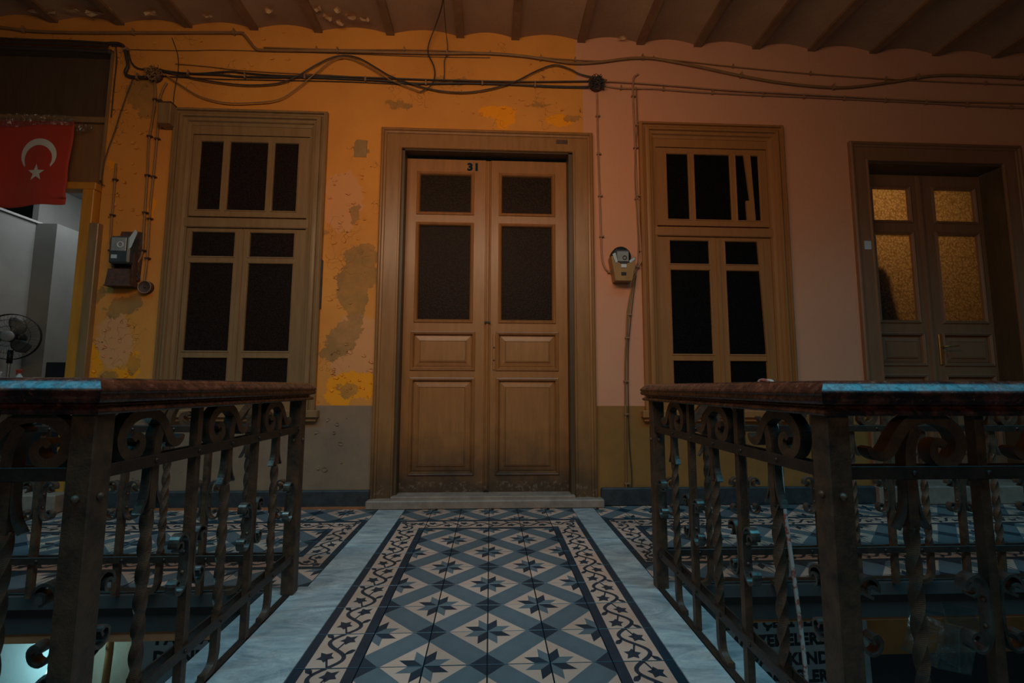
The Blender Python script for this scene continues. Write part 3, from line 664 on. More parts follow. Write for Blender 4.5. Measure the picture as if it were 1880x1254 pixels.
# flag hung sideways, crescent and star as inlaid cloth
def flag():
    t = thing('flag', (-3.45, 3.42, 2.87), 'red flag with white crescent and star taped above the left shop opening', 'flag')
    o = Vector((-3.45, 3.42, 2.87)); L0 = -.29; W0 = .545; H0 = .68
    def wv(x, z): return 3.438+.012*math.sin(x*14+1)*(min(1, -(z-2.87)/.3))+.010*math.sin((2.87-z)*26+x*3)*min(1, max(0, (2.5-z)/.2))*.8
    def grid(x0, x1, z0, z1, dy, nx, nz, tuck=True):
        V = []; Fc = []
        for j in range(nz+1):
            for i in range(nx+1):
                u = i/nx; v = j/nz; z = z1+(z0-z1)*v; x = x0+(x1-x0)*u
                if tuck: x += .02*v*(u-.5)*2*(1 if u < .5 else -1.0) + .006*math.sin(v*9)
                zz_ = z - (.012*math.sin(u*7) if v == 1 else 0) + (.03*(u**6) if v > .9 else 0)
                V.append((x-o.x, wv(x, z)+dy-o.y, zz_-o.z))
        for j in range(nz):
            for i in range(nx): a_ = j*(nx+1)+i; Fc.append((a_, a_+1, a_+nx+2, a_+nx+1))
        return V, Fc
    V, Fc = grid(-3.70, -3.155, 2.19, 2.855, 0, 24, 40)
    m = MB().add(V, Fc, 0, True); c = m.obj('flag_cloth', 'flag_red', t)
    sol = c.modifiers.new('s', 'SOLIDIFY'); sol.thickness = .0015; sol.offset = 1
    def cloth_shape(name, pts, tris):
        V = [(x-o.x, wv(x, z)-.004-o.y, z-o.z) for x, z in pts]
        b = MB().add(V, tris).obj(name, 'flag_white', t); s_ = b.modifiers.new('s', 'SOLIDIFY'); s_.thickness = .001
    cx, cz, R1 = CRX, CRZ, .132
    n = 28; pts = []; a0 = math.radians(-42); a1 = math.radians(222)
    ccx, ccz, R2 = cx, cz-.026, .106
    for k in range(n+1):
        th = a0+(a1-a0)*k/n; po = (cx+R1*math.cos(th), cz+R1*math.sin(th)); 
        b0 = math.radians(-34); b1 = math.radians(214); tb = b0+(b1-b0)*k/n; pi_ = (ccx+R2*math.cos(tb), ccz+R2*math.sin(tb))
        if k in (0, n): pi_ = po
        pts += [po, pi_]
    cloth_shape('crescent', pts, [(2*k, 2*k+2, 2*k+3, 2*k+1) for k in range(n)])
    sx, sz = STX, STZ; sp_ = [(sx, sz)]+[(sx+(.066 if k % 2 == 0 else .026)*math.cos(PI/2+PI*k/5), sz+(.066 if k % 2 == 0 else .026)*math.sin(PI/2+PI*k/5)) for k in range(10)]
    cloth_shape('star', sp_, [(0, k+1, (k+1) % 10+1) for k in range(10)])
    # clear tape across the top
    V, Fc = grid(-3.77, -3.15, 2.805, 2.90, -.006, 30, 6, False)
    V = [(x, y-random.uniform(0, .008), z) for x, y, z in V]
    MB().add(V, Fc).obj('tape', 'clear_tape', t, label='crinkled clear tape along the top edge')
    V, Fc = grid(-3.15, -3.04, 2.795, 2.850, .02, 8, 3, False); V = [(x, y-random.uniform(0, .006), z) for x, y, z in V]
    MB().add(V, Fc).obj('tape', 'clear_tape', t)
def tape_mat():
    m, N, L, B = nt('clear_tape'); t = N.new('ShaderNodeBsdfTransparent'); g_ = N.new('ShaderNodeBsdfGlossy'); g_.inputs['Roughness'].default_value = .22
    bp = N.new('ShaderNodeBump'); bp.inputs['Strength'].default_value = 1; bp.inputs['Distance'].default_value = .02; L.new(noise(N, L, wpos(N), 22, 4, .6, 1.5), bp.inputs['Height']); L.new(bp.outputs[0], g_.inputs['Normal'])
    ms = N.new('ShaderNodeMixShader'); ms.inputs[0].default_value = .35; L.new(t.outputs[0], ms.inputs[1]); L.new(g_.outputs[0], ms.inputs[2]); L.new(ms.outputs[0], N['Material Output'].inputs[0])
tape_mat()
(CRX, CRZ), (STX, STZ) = [(-3.381,2.58),(-3.382,2.444)]
flag()

# desk, screen, fan and bottles in the shop
dk = thing('counter', (-3.9, 3.95, .13), 'black counter across the left shop opening', 'counter')
MB().box((-1.2, -.12, .70), (.78, .17, .735), bev=.004).obj('counter_top', 'desk_black', dk)
MB().box((-1.18, -.10, .0), (.76, -.08, .70)).box((.74, -.08, 0), (.76, .15, .70)).box((-1.18, -.08, 0), (-1.16, .15, .70)).obj('counter_front', 'desk_black', dk)
zc_ = .865
mo = thing('monitor', (-3.60, 4.05, zc_), 'black flat screen standing on the counter by the door jamb', 'monitor')
MB().box((-.145, 0, .03), (.135, .022, .205), bev=.004).obj('screen', 'desk_black', mo)
MB().box((-.02, .022, 0), (.02, .035, .12)).box((-.08, -.02, 0), (.08, .04, .01), bev=.003).obj('stand', 'desk_black', mo)
def spray(loc, bodymat, headmat, label, s=1., name='spray_bottle'):
    t = thing(name, loc, label, 'bottle')
    MB().lathe([(0, 0), (.030*s, 0), (.034*s, .01*s), (.034*s, .09*s), (.026*s, .115*s), (.012*s, .135*s), (.012*s, .145*s), (0, .145*s)], 16).obj('bottle_body', bodymat, t)
    MB().box((-.012*s, -.011*s, .145*s), (.012*s, .011*s, .175*s), bev=.003).box((-.045*s, -.009*s, .168*s), (.022*s, .009*s, .192*s), bev=.004).prism([(-.03*s, .168*s), (-.022*s, .168*s), (-.035*s, .135*s), (-.041*s, .135*s)], -.004, .004).obj('spray_head', headmat, t)
    return t
spray((-4.00, 3.95, zc_), 'grey_plastic', 'white_plastic', 'grey spray bottle at the left end of the counter, behind the fan pole', .62)
spray((-3.82, 3.92, zc_), 'white_plastic', 'red_plastic', 'white spray bottle with a red head beside the fan', .72)
spray((-3.385, 3.92, zc_-.0), 'red_plastic', 'grey_plastic', 'small spray bottle with grey head in front of the screen', .52)
bxm = thing('cup', (-3.70, 3.95, zc_), 'white open square cup between the bottles and the screen', 'cup')
MB().lathe([(0, 0), (.038, 0), (.048, .075), (.045, .075), (.036, .004), (0, .004)], 4).obj('cup_body', 'white_plastic', bxm)
fn = thing('pedestal_fan', (-4.10, 4.34, .10), 'grey pedestal fan with wire guard inside the left shop', 'fan')
FZX, FZ_ = [(-4.329,1.311)][0]
fn.location.x = FZX
fz = FZ_ - .10
MB().lathe([(0, 0), (.19, 0), (.19, .015), (.04, .05), (0, .05)], 24).obj('fan_base', 'black', fn)
MB().tube([(0, 0, .03), (0, 0, fz-.12)], .012, 10).obj('fan_pole', 'steel', fn)
MB().lathe([(0, -.02), (.02, -.02), (.02, .10), (0, .10)], 10, 0, Matrix.Translation((0, 0, fz-.22))).obj('pole_collar', 'black', fn)
RF = Matrix.Translation((0, 0, fz)) @ Matrix.Rotation(.35, 4, 'Z') @ Matrix.Rotation(PI/2, 4, 'X')
MB().lathe([(0, -.14), (.045, -.14), (.055, -.10), (.055, -.03), (.02, -.02), (0, -.02)], 18, 0, RF).obj('motor', 'black', fn)
gd = MB()
for (r_, z_) in ((.205, 0), (.205, .02), (.15, .055), (.09, .068)):
    gd.tube([RF @ Vector((r_*math.cos(2*PI*k/40), r_*math.sin(2*PI*k/40), z_)) for k in range(41)], .0022 if r_ < .2 else .004, 5, caps=False)
for k in range(44):
    th = 2*PI*k/44; e = Vector((math.cos(th), math.sin(th), 0))
    gd.tube([RF @ (e*.05+Vector((0, 0, .07))), RF @ (e*.13+Vector((0, 0, .06))), RF @ (e*.19+Vector((0, 0, .035))), RF @ (e*.205)], .0009, 3, caps=False)
    if k % 2: gd.tube([RF @ (e*.205), RF @ (e*.18+Vector((0, 0, -.03))), RF @ (e*.06+Vector((0, 0, -.055)))], .0009, 3, caps=False)
gd.obj('wire_guard', 'black', fn)
MB().lathe([(0, .06), (.045, .06), (.05, .072), (.04, .08), (0, .08)], 20, 0, RF).obj('guard_badge', 'grey_plastic', fn)
MB().lathe([(0, -.01), (.035, -.01), (.035, .03), (0, .035)], 16, 0, RF).obj('hub', 'black', fn)
for q in range(3):
    b_ = MB(); V = []; Fc = []; nr, na = 6, 7
    for i in range(nr+1):
        rr_ = .03+.145*i/nr; wdt = (.35+.9*math.sin(PI*min(1, .25+.7*i/nr)))*.62
        for k in range(na+1):
            th = (k/na-.5)*wdt*1.6+q*2*PI/3+.9+.5*i/nr; V.append(RF @ Vector((rr_*math.cos(th), rr_*math.sin(th), .012+.03*(k/na-.5))))
    for i in range(nr):
        for k in range(na): a_ = i*(na+1)+k; Fc.append((a_, a_+1, a_+na+2, a_+na+1))
    o_ = b_.add(V, Fc, 0, True).obj('blade', 'grey_blade', fn); s_ = o_.modifiers.new('s', 'SOLIDIFY'); s_.thickness = .002

# ------------------------------------------------------------------ railings
def handrail(path, name, par):
    prof = [(-.040, .000), (-.044, .006), (-.040, .012), (-.030, .016), (-.030, .022), (-.046, .026), (-.050, .034), (-.046, .042), (-.049, .045), (-.0510, .0485), (-.0500, .051), (-.0455, .0562), (-.0405, .062), (-.0352, .0678), (-.030, .0722), (-.022, .0750), (-.008, .0765)]
    prof = prof+[(-x, z) for x, z in reversed(prof)]
    k = len(path); V = []; n = len(prof)
    for i, (x, y) in enumerate(path):
        def dr(a, b): l = math.hypot(b[0]-a[0], b[1]-a[1]); return ((b[0]-a[0])/l, (b[1]-a[1])/l)
        d0 = dr(path[i-1], path[i]) if i else dr(path[0], path[1]); d1 = dr(path[i], path[i+1]) if i < k-1 else d0
        n0 = (-d0[1], d0[0]); n1 = (-d1[1], d1[0]); mx, my = n0[0]+n1[0], n0[1]+n1[1]; l2 = (mx*mx+my*my)/2
        mx, my = mx/l2, my/l2
        for (s_, z_) in prof: V.append((x+mx*s_, y+my*s_, z_))
    V2 = []
    for i in range(k-1): V2 += V[i*n:(i+2)*n]
    Fc = [((2*i)*n+j, (2*i)*n+(j+1) % n, (2*i+1)*n+(j+1) % n, (2*i+1)*n+j) for i in range(k-1) for j in range(n)]
    V = V2
    return MB().add(V, Fc, 0, True).add(V[:n], [tuple(range(n))]).add(V[-n:], [tuple(range(n))]).obj(name, 'handrail_wood', par, loc=(0, 0, .812))
ZU, ZL = .688, .150
def scroll_c(sgn):
    P = sp2([(.048, .418), (.040, .426), (.044, .440), (.056, .440), (.062, .426), (.056, .452), (.038, .462), (.022, .450), (.0145, .420), (.0135, .385), (.0145, .350), (.022, .322), (.036, .310), (.054, .318), (.060, .336), (.052, .350), (.040, .345), (.044, .334)][0:0] or
            [(.050, .425), (.041, .430), (.042, .445), (.054, .449), (.063, .438), (.060, .458), (.040, .468), (.022, .455), (.0145, .425), (.0135, .388), (.0145, .352), (.022, .325), (.038, .311), (.056, .318), (.062, .338), (.052, .350), (.041, .343), (.046, .333)], 3)
    P = [(sgn*x, z) for x, z in P]
    return MB().strip(P, .006, .026)
scr = {s_: scroll_c(s_).mesh('scroll', 'iron_worn') for s_ in (-1, 1)}
riv = MB()
def rivet(mb, x, y, z, sg): mb.lathe([(.007, 0), (.006, .003), (.003, .005), (0, .0055)], 8, 0, Matrix.Translation((x, y, z)) @ Matrix.Rotation(PI/2*sg, 4, 'X'))
def bar_a():
    b = MB(); b.box((-.011, -.011, .0), (.011, .011, .815)); 
    for z_ in (.36, .415): 
        for s_ in (-1, 1): b.lathe([(.006, 0), (.005, .003), (0, .005)], 8, 0, Matrix.Translation((s_*.017, 0, z_)) @ Matrix.Rotation(s_*PI/2, 4, 'Y'))
    return b.mesh('bar', 'iron_brown')
def bar_b():
    b = MB(); h = .011; V = []; zs = []; tw = []
    z = .16
    for k in range(97):
        z = .17+k*.40/96; zs.append(z); tw.append(k/96*PI*3.2)
    for z_, t_ in zip(zs, tw):
        for q in range(4): a_ = t_+PI/4+q*PI/2; V.append((h*1.35*math.cos(a_), h*1.35*math.sin(a_), z_))
    Fc = [(i*4+j, i*4+(j+1) % 4, (i+1)*4+(j+1) % 4, (i+1)*4+j) for i in range(96) for j in range(4)]
    b.add(V, Fc); b.box((-h, -h, .565), (h, h, .70))
    b.strip(sp2([(0, .18), (0, .09), (-.002, .05), (-.014, .022), (-.040, .010), (-.062, .010)], 4), .020, .022)
    # stem into the crook
    b.strip(sp2([(0, .69), (.001, .735), (.010, .765), (.022, .785)], 3), [.024]*9+[.020], .028)
    return b.mesh('bar', 'iron_brown')
def crook(sg):
    b = MB(); P = sp2([(-.094, .742), (-.086, .728), (-.066, .722), (-.046, .735), (-.026, .765), (-.002, .792), (.034, .806), (.076, .802), (.108, .780), (.118, .748), (.104, .718), (.078, .708), (.056, .722), (.055, .744), (.070, .754), (.082, .745)], 4)
    P = [(x*sg, z) for x, z in P]; n = len(P)
    ws = [.010+.016*min(1, i/12) - .012*max(0, (i-n*.62)/(n*.38)) for i in range(n)]
    b.strip(P, ws, .030)
    return b.mesh('crook', 'iron_brown')
def tail(sg):
    P = sp2([(sg*.013, .672), (sg*.014, .63), (sg*.020, .595), (sg*.036, .565)], 3); n = len(P)
    return MB().strip(P, [.004+.004*i/n for i in range(n)], [.020][0]).mesh('leaf_tail', 'iron_worn')
BA, BB = bar_a(), bar_b(); CR = {1: crook(1), -1: crook(-1)}; TL = {1: tail(1), -1: tail(-1)}
def baluster(par, kind, loc, rz, sg):
    e = link('baluster', BA if kind == 'A' else BB, par, loc, rz)
    if kind == 'A':
        for s_ in (-1, 1): link('scroll', scr[s_], e)
    else:
        link('crook', CR[sg], e)
        for s_ in (-1, 1): link('leaf_tail', TL[s_], e)
        if sg < 0: pass
    return e
def flat_bars(par, p, q, z, off=.0165):
    dx, dy = q[0]-p[0], q[1]-p[1]; l = math.hypot(dx, dy); an = math.atan2(dy, dx)
    for s_ in (-1, 1):
        b = MB().box((0, s_*off-.003, z-.014), (l, s_*off+.003, z+.014), bev=.0012)
        k = 0; x = .17
        while x < l: b.lathe([(.0065, 0), (.005, .003), (0, .0045)], 8, 0, Matrix.Translation((x, s_*(off+.003), z)) @ Matrix.Rotation(-s_*PI/2, 4, 'X')); x += .17
        o_ = b.obj('rail_bar', 'iron', par, loc=(p[0], p[1], 0), rz=an)
def post(par, x, y, s=.052):
    b = MB().box((-s/2, -s/2, 0), (s/2, s/2, .815), bev=.003)
    for sx, sy in ((1, 0), (-1, 0), (0, 1), (0, -1)):
        for z_ in (.64,):
            T_ = Matrix.Translation((sx*s/2, sy*s/2, z_)) @ (Matrix.Rotation(sx*PI/2, 4, 'Y') if sx else Matrix.Rotation(-sy*PI/2, 4, 'X'))
            b.lathe([(.009, 0), (.008, .004), (.004, .008), (0, .009)], 8, 0, T_)
    return b.obj('post', 'iron_brown', par, loc=(x, y, 0))
def railing(side):
    sx = side; X = -.847 if side < 0 else .755; yn = 1.035 if side < 0 else 1.005; yf = 2.085
    R_ = thing('railing', (X, yn, 0), 'wrought iron railing with dark wooden handrail around the left stairwell opening' if side < 0 else
               'wrought iron railing with dark wooden handrail around the right stairwell opening', 'railing')
    off = Vector((-X, -yn, 0))
    kids = []
    before = set(bpy.data.objects)
    xe = sx*5.0
    handrail([(xe, yn), (X, yn), (X, yf+.02), (xe, yf+.02)] if side > 0 else [(xe, yf+.02), (X, yf+.02), (X, yn), (xe, yn)], 'handrail', R_)
    for (p, q) in (((X, yn), (X, yf)), ((X, yn), (xe, yn)), ((X, yf), (xe, yf))):
        for z_ in (ZU, ZL): flat_bars(R_, p, q, z_)
    for p in ((X, yn), (X, yf)): post(R_, *p)
    # half scrolls on the posts
    for (x, y, rz, s_) in ((X, yn, 0, sx), (X, yn, PI/2, 1), (X, yf, PI/2, -1), (X, yf, 0, sx)):
        link('scroll', scr[s_], R_, (x+(.014*s_ if rz == 0 else 0), y+(.014*s_ if rz else 0), 0), rz)
    for i, y in enumerate((1.215, 1.385, 1.55, 1.725, 1.89)): baluster(R_, 'BABAB'[i], (X, y, 0), PI/2, -1)
    n = 0; x = X+sx*(.155 if side < 0 else .17)
    while abs(x) < 4.9:
        baluster(R_, 'BA'[n % 2], (x, yn, 0), 0, 1); n += 1; x += sx*.168
    n = 0; x = X+sx*(.225 if side > 0 else .20)
    while abs(x) < 4.9:
        baluster(R_, 'BA'[n % 2], (x, yf, 0), 0, 1); n += 1; x += sx*.170
    for o_ in [o for o in bpy.data.objects if o.parent == R_]: o_.location = Vector(o_.location)+off
railing(-1); railing(1)

# ------------------------------------------------------------------ electrics on the wall
def cable(pts, r, mat, label, name='cable', cat='cable', clips=0, group=None, extra=None, clip_mat='clip', vert=False):
    P = smooth_path(pts, 4); o = Vector(pts[0]); 
    c = MB().tube([p-o for p in P], r, 6).obj(name, mat, None, loc=tuple(o), label=label, cat=cat, group=group)
    if clips:
        # nail clips spaced along the run
        acc = clips*.5
        for i in range(1, len(P)):
            acc += (P[i]-P[i-1]).length
            if acc > clips:
                acc = 0; p = P[i]-o; tg = (P[i]-P[i-1]).normalized(); an = math.atan2(tg.z, tg.x)
                b = MB().box((-.006, -r-.004, -r-.006), (.006, r+.001, r+.006)).box((-.004, -r-.006, r+.002), (.004, r, r+.016))
                k = b.obj('cable_clip', clip_mat, c); k.location = p; k.rotation_euler = (0, -an, 0)
    return c
CY = 3.488
cable([(-4.06,3.482,3.642),(-3.819,3.482,3.634),(-3.574,3.482,3.612),(-3.209,3.482,3.614),(-2.677,3.482,3.636),(-2.053,3.482,3.661),(-1.981,3.482,3.65),(-1.931,3.482,3.592),(-1.877,3.482,3.534),(-1.792,3.482,3.523),(-1.241,3.482,3.536),(-0.507,3.482,3.546),(-0.069,3.482,3.563),(0.24,3.482,3.551),(0.507,3.482,3.519),(0.641,3.482,3.505),(0.821,3.482,3.516),(1.229,3.482,3.575),(1.593,3.482,3.531),(1.958,3.482,3.463),(2.325,3.482,3.404),(2.697,3.482,3.374),(2.979,3.482,3.379),(3.363,3.482,3.441),(3.656,3.482,3.5),(3.947,3.482,3.521),(4.63,3.482,3.516)], .011, 'cable_ochre', 'thick ochre cable running just under the ceiling across the whole wall', clips=.75)
cable([(-1.823,3.49,3.552),(-1.244,3.49,3.556),(-0.552,3.49,3.578),(-0.025,3.49,3.571),(0.464,3.49,3.547),(0.868,3.49,3.538),(1.323,3.49,3.575),(1.873,3.49,3.538),(2.336,3.49,3.507),(2.993,3.49,3.477),(3.66,3.49,3.462),(4.633,3.49,3.457)], .005, 'cable_ochre', 'thin cable just above the thick one under the ceiling', clips=.6)
cable([(-2.839,3.494,3.496),(-2.426,3.494,3.503),(-2.176,3.494,3.518),(-1.84,3.494,3.522),(-1.244,3.494,3.526),(-0.552,3.494,3.525),(-0.025,3.494,3.536)], .0025, 'cable_dark', 'hair-thin wire on the ochre wall below the thick ceiling cable')
for k, (dz, lab) in enumerate(((0, 'uppermost'), (7, 'second from top'), (14, 'third from top'), (20, 'lowest'))):
    P_ = [(-4.037,3.47,3.551),(-3.796,3.47,3.534),(-3.555,3.47,3.53),(-3.272,3.47,3.533),(-2.987,3.47,3.526)]
    P_ = [(x, y-.004*(k % 2), z-dz*.0042) for x, y, z in P_]
    cable(P_, .008, 'cable_dark', lab+' of the dark cables bundled above the flag board')
cable([(-3.008,3.476,3.526),(-2.919,3.476,3.529),(-2.871,3.476,3.495),(-2.852,3.476,3.418),(-2.834,3.476,3.351),(-2.849,3.476,3.287),(-2.815,3.476,3.261),(-2.733,3.476,3.255),(-2.66,3.476,3.262)], .012, 'cable_dark', 'thick black cable bending down from the bundle to the left junction box', clips=.3)
cable([(-2.977,3.484,3.515),(-2.908,3.484,3.518),(-2.855,3.484,3.483),(-2.823,3.484,3.393),(-2.787,3.484,3.349),(-2.728,3.484,3.329),(-2.614,3.484,3.342)], .006, 'cable_dark', 'thin black cable curving from the bundle to the top of the left junction box')
cable([(-2.95,3.484,3.534),(-2.93,3.484,3.398),(-2.931,3.484,3.173),(-2.93,3.484,2.928)], .004, 'cable_dark', 'thin grey wire down the corner of the dark board')
cable([(-2.784,3.478,3.264),(-2.815,3.478,3.15),(-2.857,3.478,2.971),(-2.888,3.478,2.815),(-2.926,3.478,2.661),(-2.947,3.478,2.531),(-2.947,3.478,2.402),(-2.925,3.478,2.377)], .0035, 'cable_dark', 'loose thin wire slanting from the junction box to the yellow door head')
cable([(-2.615,3.486,3.334),(-2.448,3.486,3.309),(-2.158,3.486,3.306),(-1.949,3.486,3.295),(-1.487,3.486,3.307),(-1.147,3.486,3.306),(-0.891,3.486,3.301),(-0.632,3.486,3.287),(-0.198,3.486,3.303),(0.241,3.486,3.304),(0.595,3.486,3.302),(0.819,3.486,3.31)], .008, 'cable_dark', 'black cable clipped in a straight run from left junction box to wire knot', clips=.42)
cable([(-2.568,3.48,3.318),(-2.32,3.48,3.305),(-2.073,3.48,3.332),(-1.947,3.48,3.323),(-1.654,3.48,3.311),(-1.316,3.48,3.318),(-0.89,3.48,3.32),(-0.545,3.48,3.319),(-0.198,3.48,3.322),(0.24,3.48,3.328),(0.795,3.48,3.353)], .006, 'cable_dark', 'grey cable lying on top of the straight black run above the door')
cable([(-2.572,3.49,3.28),(-2.158,3.49,3.272),(-1.74,3.49,3.278),(-1.148,3.49,3.285),(-0.632,3.49,3.281),(-0.023,3.49,3.307),(0.418,3.49,3.294),(0.774,3.49,3.297)], .004, 'cable_dark', 'thin lower cable under the straight black run above the door')
cable([(-2.489,3.489,3.387),(-2.247,3.489,3.373),(-1.996,3.489,3.351),(-1.659,3.489,3.34),(-1.363,3.489,3.337),(-1.149,3.489,3.331)], .0035, 'cable_ochre', 'thin ochre wire leaving the left cable clip above the sash window')
cable([(-2.604,3.472,3.32),(-2.437,3.472,3.285),(-2.229,3.472,3.243),(-1.937,3.472,3.217),(-1.688,3.472,3.24),(-1.545,3.472,3.304),(-1.422,3.472,3.391),(-1.298,3.472,3.465),(-1.184,3.472,3.493),(-1.064,3.472,3.474),(-0.933,3.472,3.401),(-0.802,3.472,3.327),(-0.543,3.472,3.244),(-0.326,3.472,3.214),(-0.11,3.472,3.231),(0.152,3.472,3.31),(0.35,3.472,3.42),(0.497,3.472,3.477),(0.616,3.472,3.449),(0.705,3.472,3.405),(0.816,3.472,3.381)], .006, 'cable_dark', 'slack cable waving over and under the straight run above the door')
cable([(-2.558,3.468,3.287),(-2.429,3.468,3.202),(-2.279,3.468,3.113),(-2.091,3.468,3.065),(-1.905,3.468,3.067),(-1.679,3.468,3.101),(-1.538,3.468,3.201),(-1.397,3.468,3.334),(-1.267,3.468,3.45),(-1.148,3.468,3.473),(-0.975,3.468,3.396),(-0.822,3.468,3.3),(-0.692,3.468,3.249),(-0.576,3.468,3.207)], .005, 'cable_ochre', 'lowest slack cable sagging above the left window')
cable([(-0.353,3.005,3.69),(-0.379,3.148,3.68),(-0.457,3.4,3.725),(-0.513,3.45,3.614),(-0.523,3.47,3.536),(-0.478,3.474,3.438),(-0.467,3.474,3.345),(-0.5,3.474,3.26),(-0.581,3.474,3.207)], .005, 'cable_dark', 'black wire hanging in a crooked line from the ceiling left of the thin one')
cable([(-0.353,3.005,3.69),(-0.367,3.148,3.68),(-0.377,3.42,3.679),(-0.367,3.47,3.57),(-0.392,3.476,3.48),(-0.39,3.478,3.388),(-0.394,3.478,3.323)], .0035, 'cable_dark', 'thinner wire hanging from the ceiling beside the crooked black one')
# right of the wire knot
cable([(0.886,3.484,3.359),(1.133,3.484,3.353),(1.495,3.484,3.338),(1.952,3.484,3.315),(2.46,3.484,3.304),(2.974,3.484,3.293),(3.638,3.484,3.281),(4.606,3.484,3.289)], .006, 'cable_pink', 'upper of the two pink cables running right from the wire knot')
cable([(0.886,3.488,3.324),(1.043,3.488,3.305),(1.315,3.488,3.31),(1.678,3.488,3.294),(2.23,3.488,3.285),(2.695,3.488,3.281),(3.165,3.488,3.273),(3.64,3.488,3.265),(4.12,3.488,3.251),(4.606,3.488,3.248)], .007, 'cable_pink', 'lower pink cable with nail clips running right from the wire knot', clips=.30)
cable([(0.845,3.488,3.251),(0.845,3.488,2.98),(0.849,3.488,2.658),(0.854,3.488,2.387),(0.858,3.488,2.119),(0.863,3.488,1.899),(0.883,3.488,1.812),(0.917,3.488,1.774),(0.977,3.488,1.753)], .007, 'cable_pink', 'painted cable dropping from the wire knot to the right meter', clips=.30)
cable([(1.191,3.488,3.434),(1.154,3.488,3.404),(1.143,3.488,3.328),(1.143,3.488,3.13),(1.147,3.488,2.92),(1.15,3.488,2.666),(1.157,3.488,2.394),(1.168,3.488,2.125),(1.175,3.488,1.904),(1.17,3.488,1.852),(1.133,3.488,1.79),(1.098,3.488,1.737)], .008, 'cable_pink', 'thick painted cable with a hooked top beside the right window frame', clips=.40)
cable([(1.168,3.482,3.315),(1.169,3.482,2.987),(1.15,3.482,2.755),(1.14,3.482,2.527),(1.15,3.482,2.212),(1.154,3.482,1.99),(1.141,3.482,1.815),(1.103,3.482,1.684),(1.055,3.482,1.468),(1.042,3.482,1.255),(1.03,3.482,1.108),(1.025,3.482,0.673),(1.014,3.482,-0.027)], .005, 'cable_ochre', 'grey wire running beside the right window down to the floor', clips=.55)
cable([(1.115,3.49,1.729),(1.086,3.49,1.577),(1.06,3.49,1.384),(1.038,3.49,1.13),(1.029,3.49,0.921),(1.017,3.49,-0.029)], .008, 'cable_ochre', 'ochre cable pair dropping from the right meter to the baseboard', clips=.5)
cable([(1.131,3.484,1.75),(1.101,3.484,1.555),(1.074,3.484,1.341),(1.052,3.484,1.087),(1.047,3.484,0.511),(1.061,3.484,0.189),(1.035,3.484,-0.028)], .004, 'cable_dark', 'dark thin cable bowing away near the floor right of the door')
# left of the sash window
cable([(-2.63,3.484,3.228),(-2.621,3.484,3.161),(-2.616,3.484,3.049),(-2.624,3.484,2.893),(-2.636,3.484,2.738),(-2.627,3.484,2.521),(-2.622,3.484,2.305),(-2.617,3.484,2.05),(-2.612,3.484,1.882),(-2.629,3.484,1.806),(-2.651,3.484,1.777)], .008, 'cable_ochre', 'left of two cables dropping from the left junction box to the meter', clips=.28, clip_mat='rust')
cable([(-2.539,3.484,3.223),(-2.563,3.484,3.163),(-2.581,3.484,3.073),(-2.579,3.484,2.939),(-2.577,3.484,2.762),(-2.579,3.484,2.522),(-2.583,3.484,2.263),(-2.579,3.484,2.008),(-2.575,3.484,1.862),(-2.579,3.484,1.716),(-2.582,3.484,1.654)], .008, 'cable_ochre', 'right of two cables dropping to the round box beside the left window', clips=.28, clip_mat='rust')
cable([(-2.862,3.484,2.558),(-2.859,3.484,2.428),(-2.856,3.484,2.257),(-2.854,3.484,2.045),(-2.843,3.484,1.878),(-2.826,3.484,1.774),(-2.811,3.484,1.733)], .007, 'cable_ochre', 'short cable on the left edge of the ochre wall above the meter', clips=.26, clip_mat='rust')
cable([(-2.532,3.492,3.604),(-2.48,3.492,3.467),(-2.466,3.492,3.331),(-2.482,3.492,3.149),(-2.481,3.492,3.036)], .003, 'cable_dark', 'thin wire dropping to the small box on the left window frame')

def knot(cx, cz, r, mat, label, n=40):
    t = thing('junction_box', (cx, 3.5, cz), label, 'junction box')
    MB().lathe([(r*.9, 0), (r*.9, .03), (r*.7, .04), (0, .04)], 14, 0, Matrix.Rotation(PI/2, 4, 'X')).obj('box_body', 'rust', t)
    b = MB()
    for k in range(n):
        a = random.uniform(0, 2*PI); q = r*random.uniform(.2, 1.05); c0 = Vector((q*math.cos(a), -.035-random.random()*.02, q*math.sin(a)))
        pts = [c0+Vector((random.uniform(-.4, .4)*r, random.uniform(-.02, .012), random.uniform(-.4, .4)*r)) for _ in range(4)]
        b.tube(smooth_path(pts, 3), .0032, 4)
    b.obj('wire_tangle', mat, t, kind='stuff')
(j1x, j1z), (j2x, j2z) = [(-2.631,3.28),(0.84,3.326)]
knot(j1x, j1z, .060, 'cable_ochre', 'open junction box with tangled wires above the left window, on the ochre wall', 30)
knot(j2x, j2z, .062, 'cable_dark', 'dark knot of tangled wires above the right side of door 31', 60)
# left meter
(mx, mz), (bxx, bz), (rx, rz_) = [(-2.709,1.849),(-2.726,1.685),(-2.565,1.601)]
m1 = thing('electric_meter', (mx, 3.5, mz), 'old electric meter with rusty lower box beside the left window', 'meter')
MB().prism([(-.075, -.20), (.085, -.20), (.095, .165), (.075, .175), (-.065, .175), (-.07, .15)], -.02, 0).obj('backboard', 'rust', m1)
MB().box((-.075, -.11, -.09), (.070, -.02, .115), bev=.012).obj('meter_case', 'meter_body', m1)
mf = MB().box((-.055, -.115, .0), (.050, -.11, .10), bev=.003); mf.obj('meter_window', 'meter_face', m1)
dl_ = MB(); dl_.tube([(.012+.020*math.cos(2*PI*k/16), -.117, .045+.020*math.sin(2*PI*k/16)) for k in range(17)], .005, 5); dl_.obj('dial', 'white_plastic', m1)
MB().box((-.050, -.112, -.055), (-.010, -.110, -.028)).obj('meter_tag', 'paper', m1)
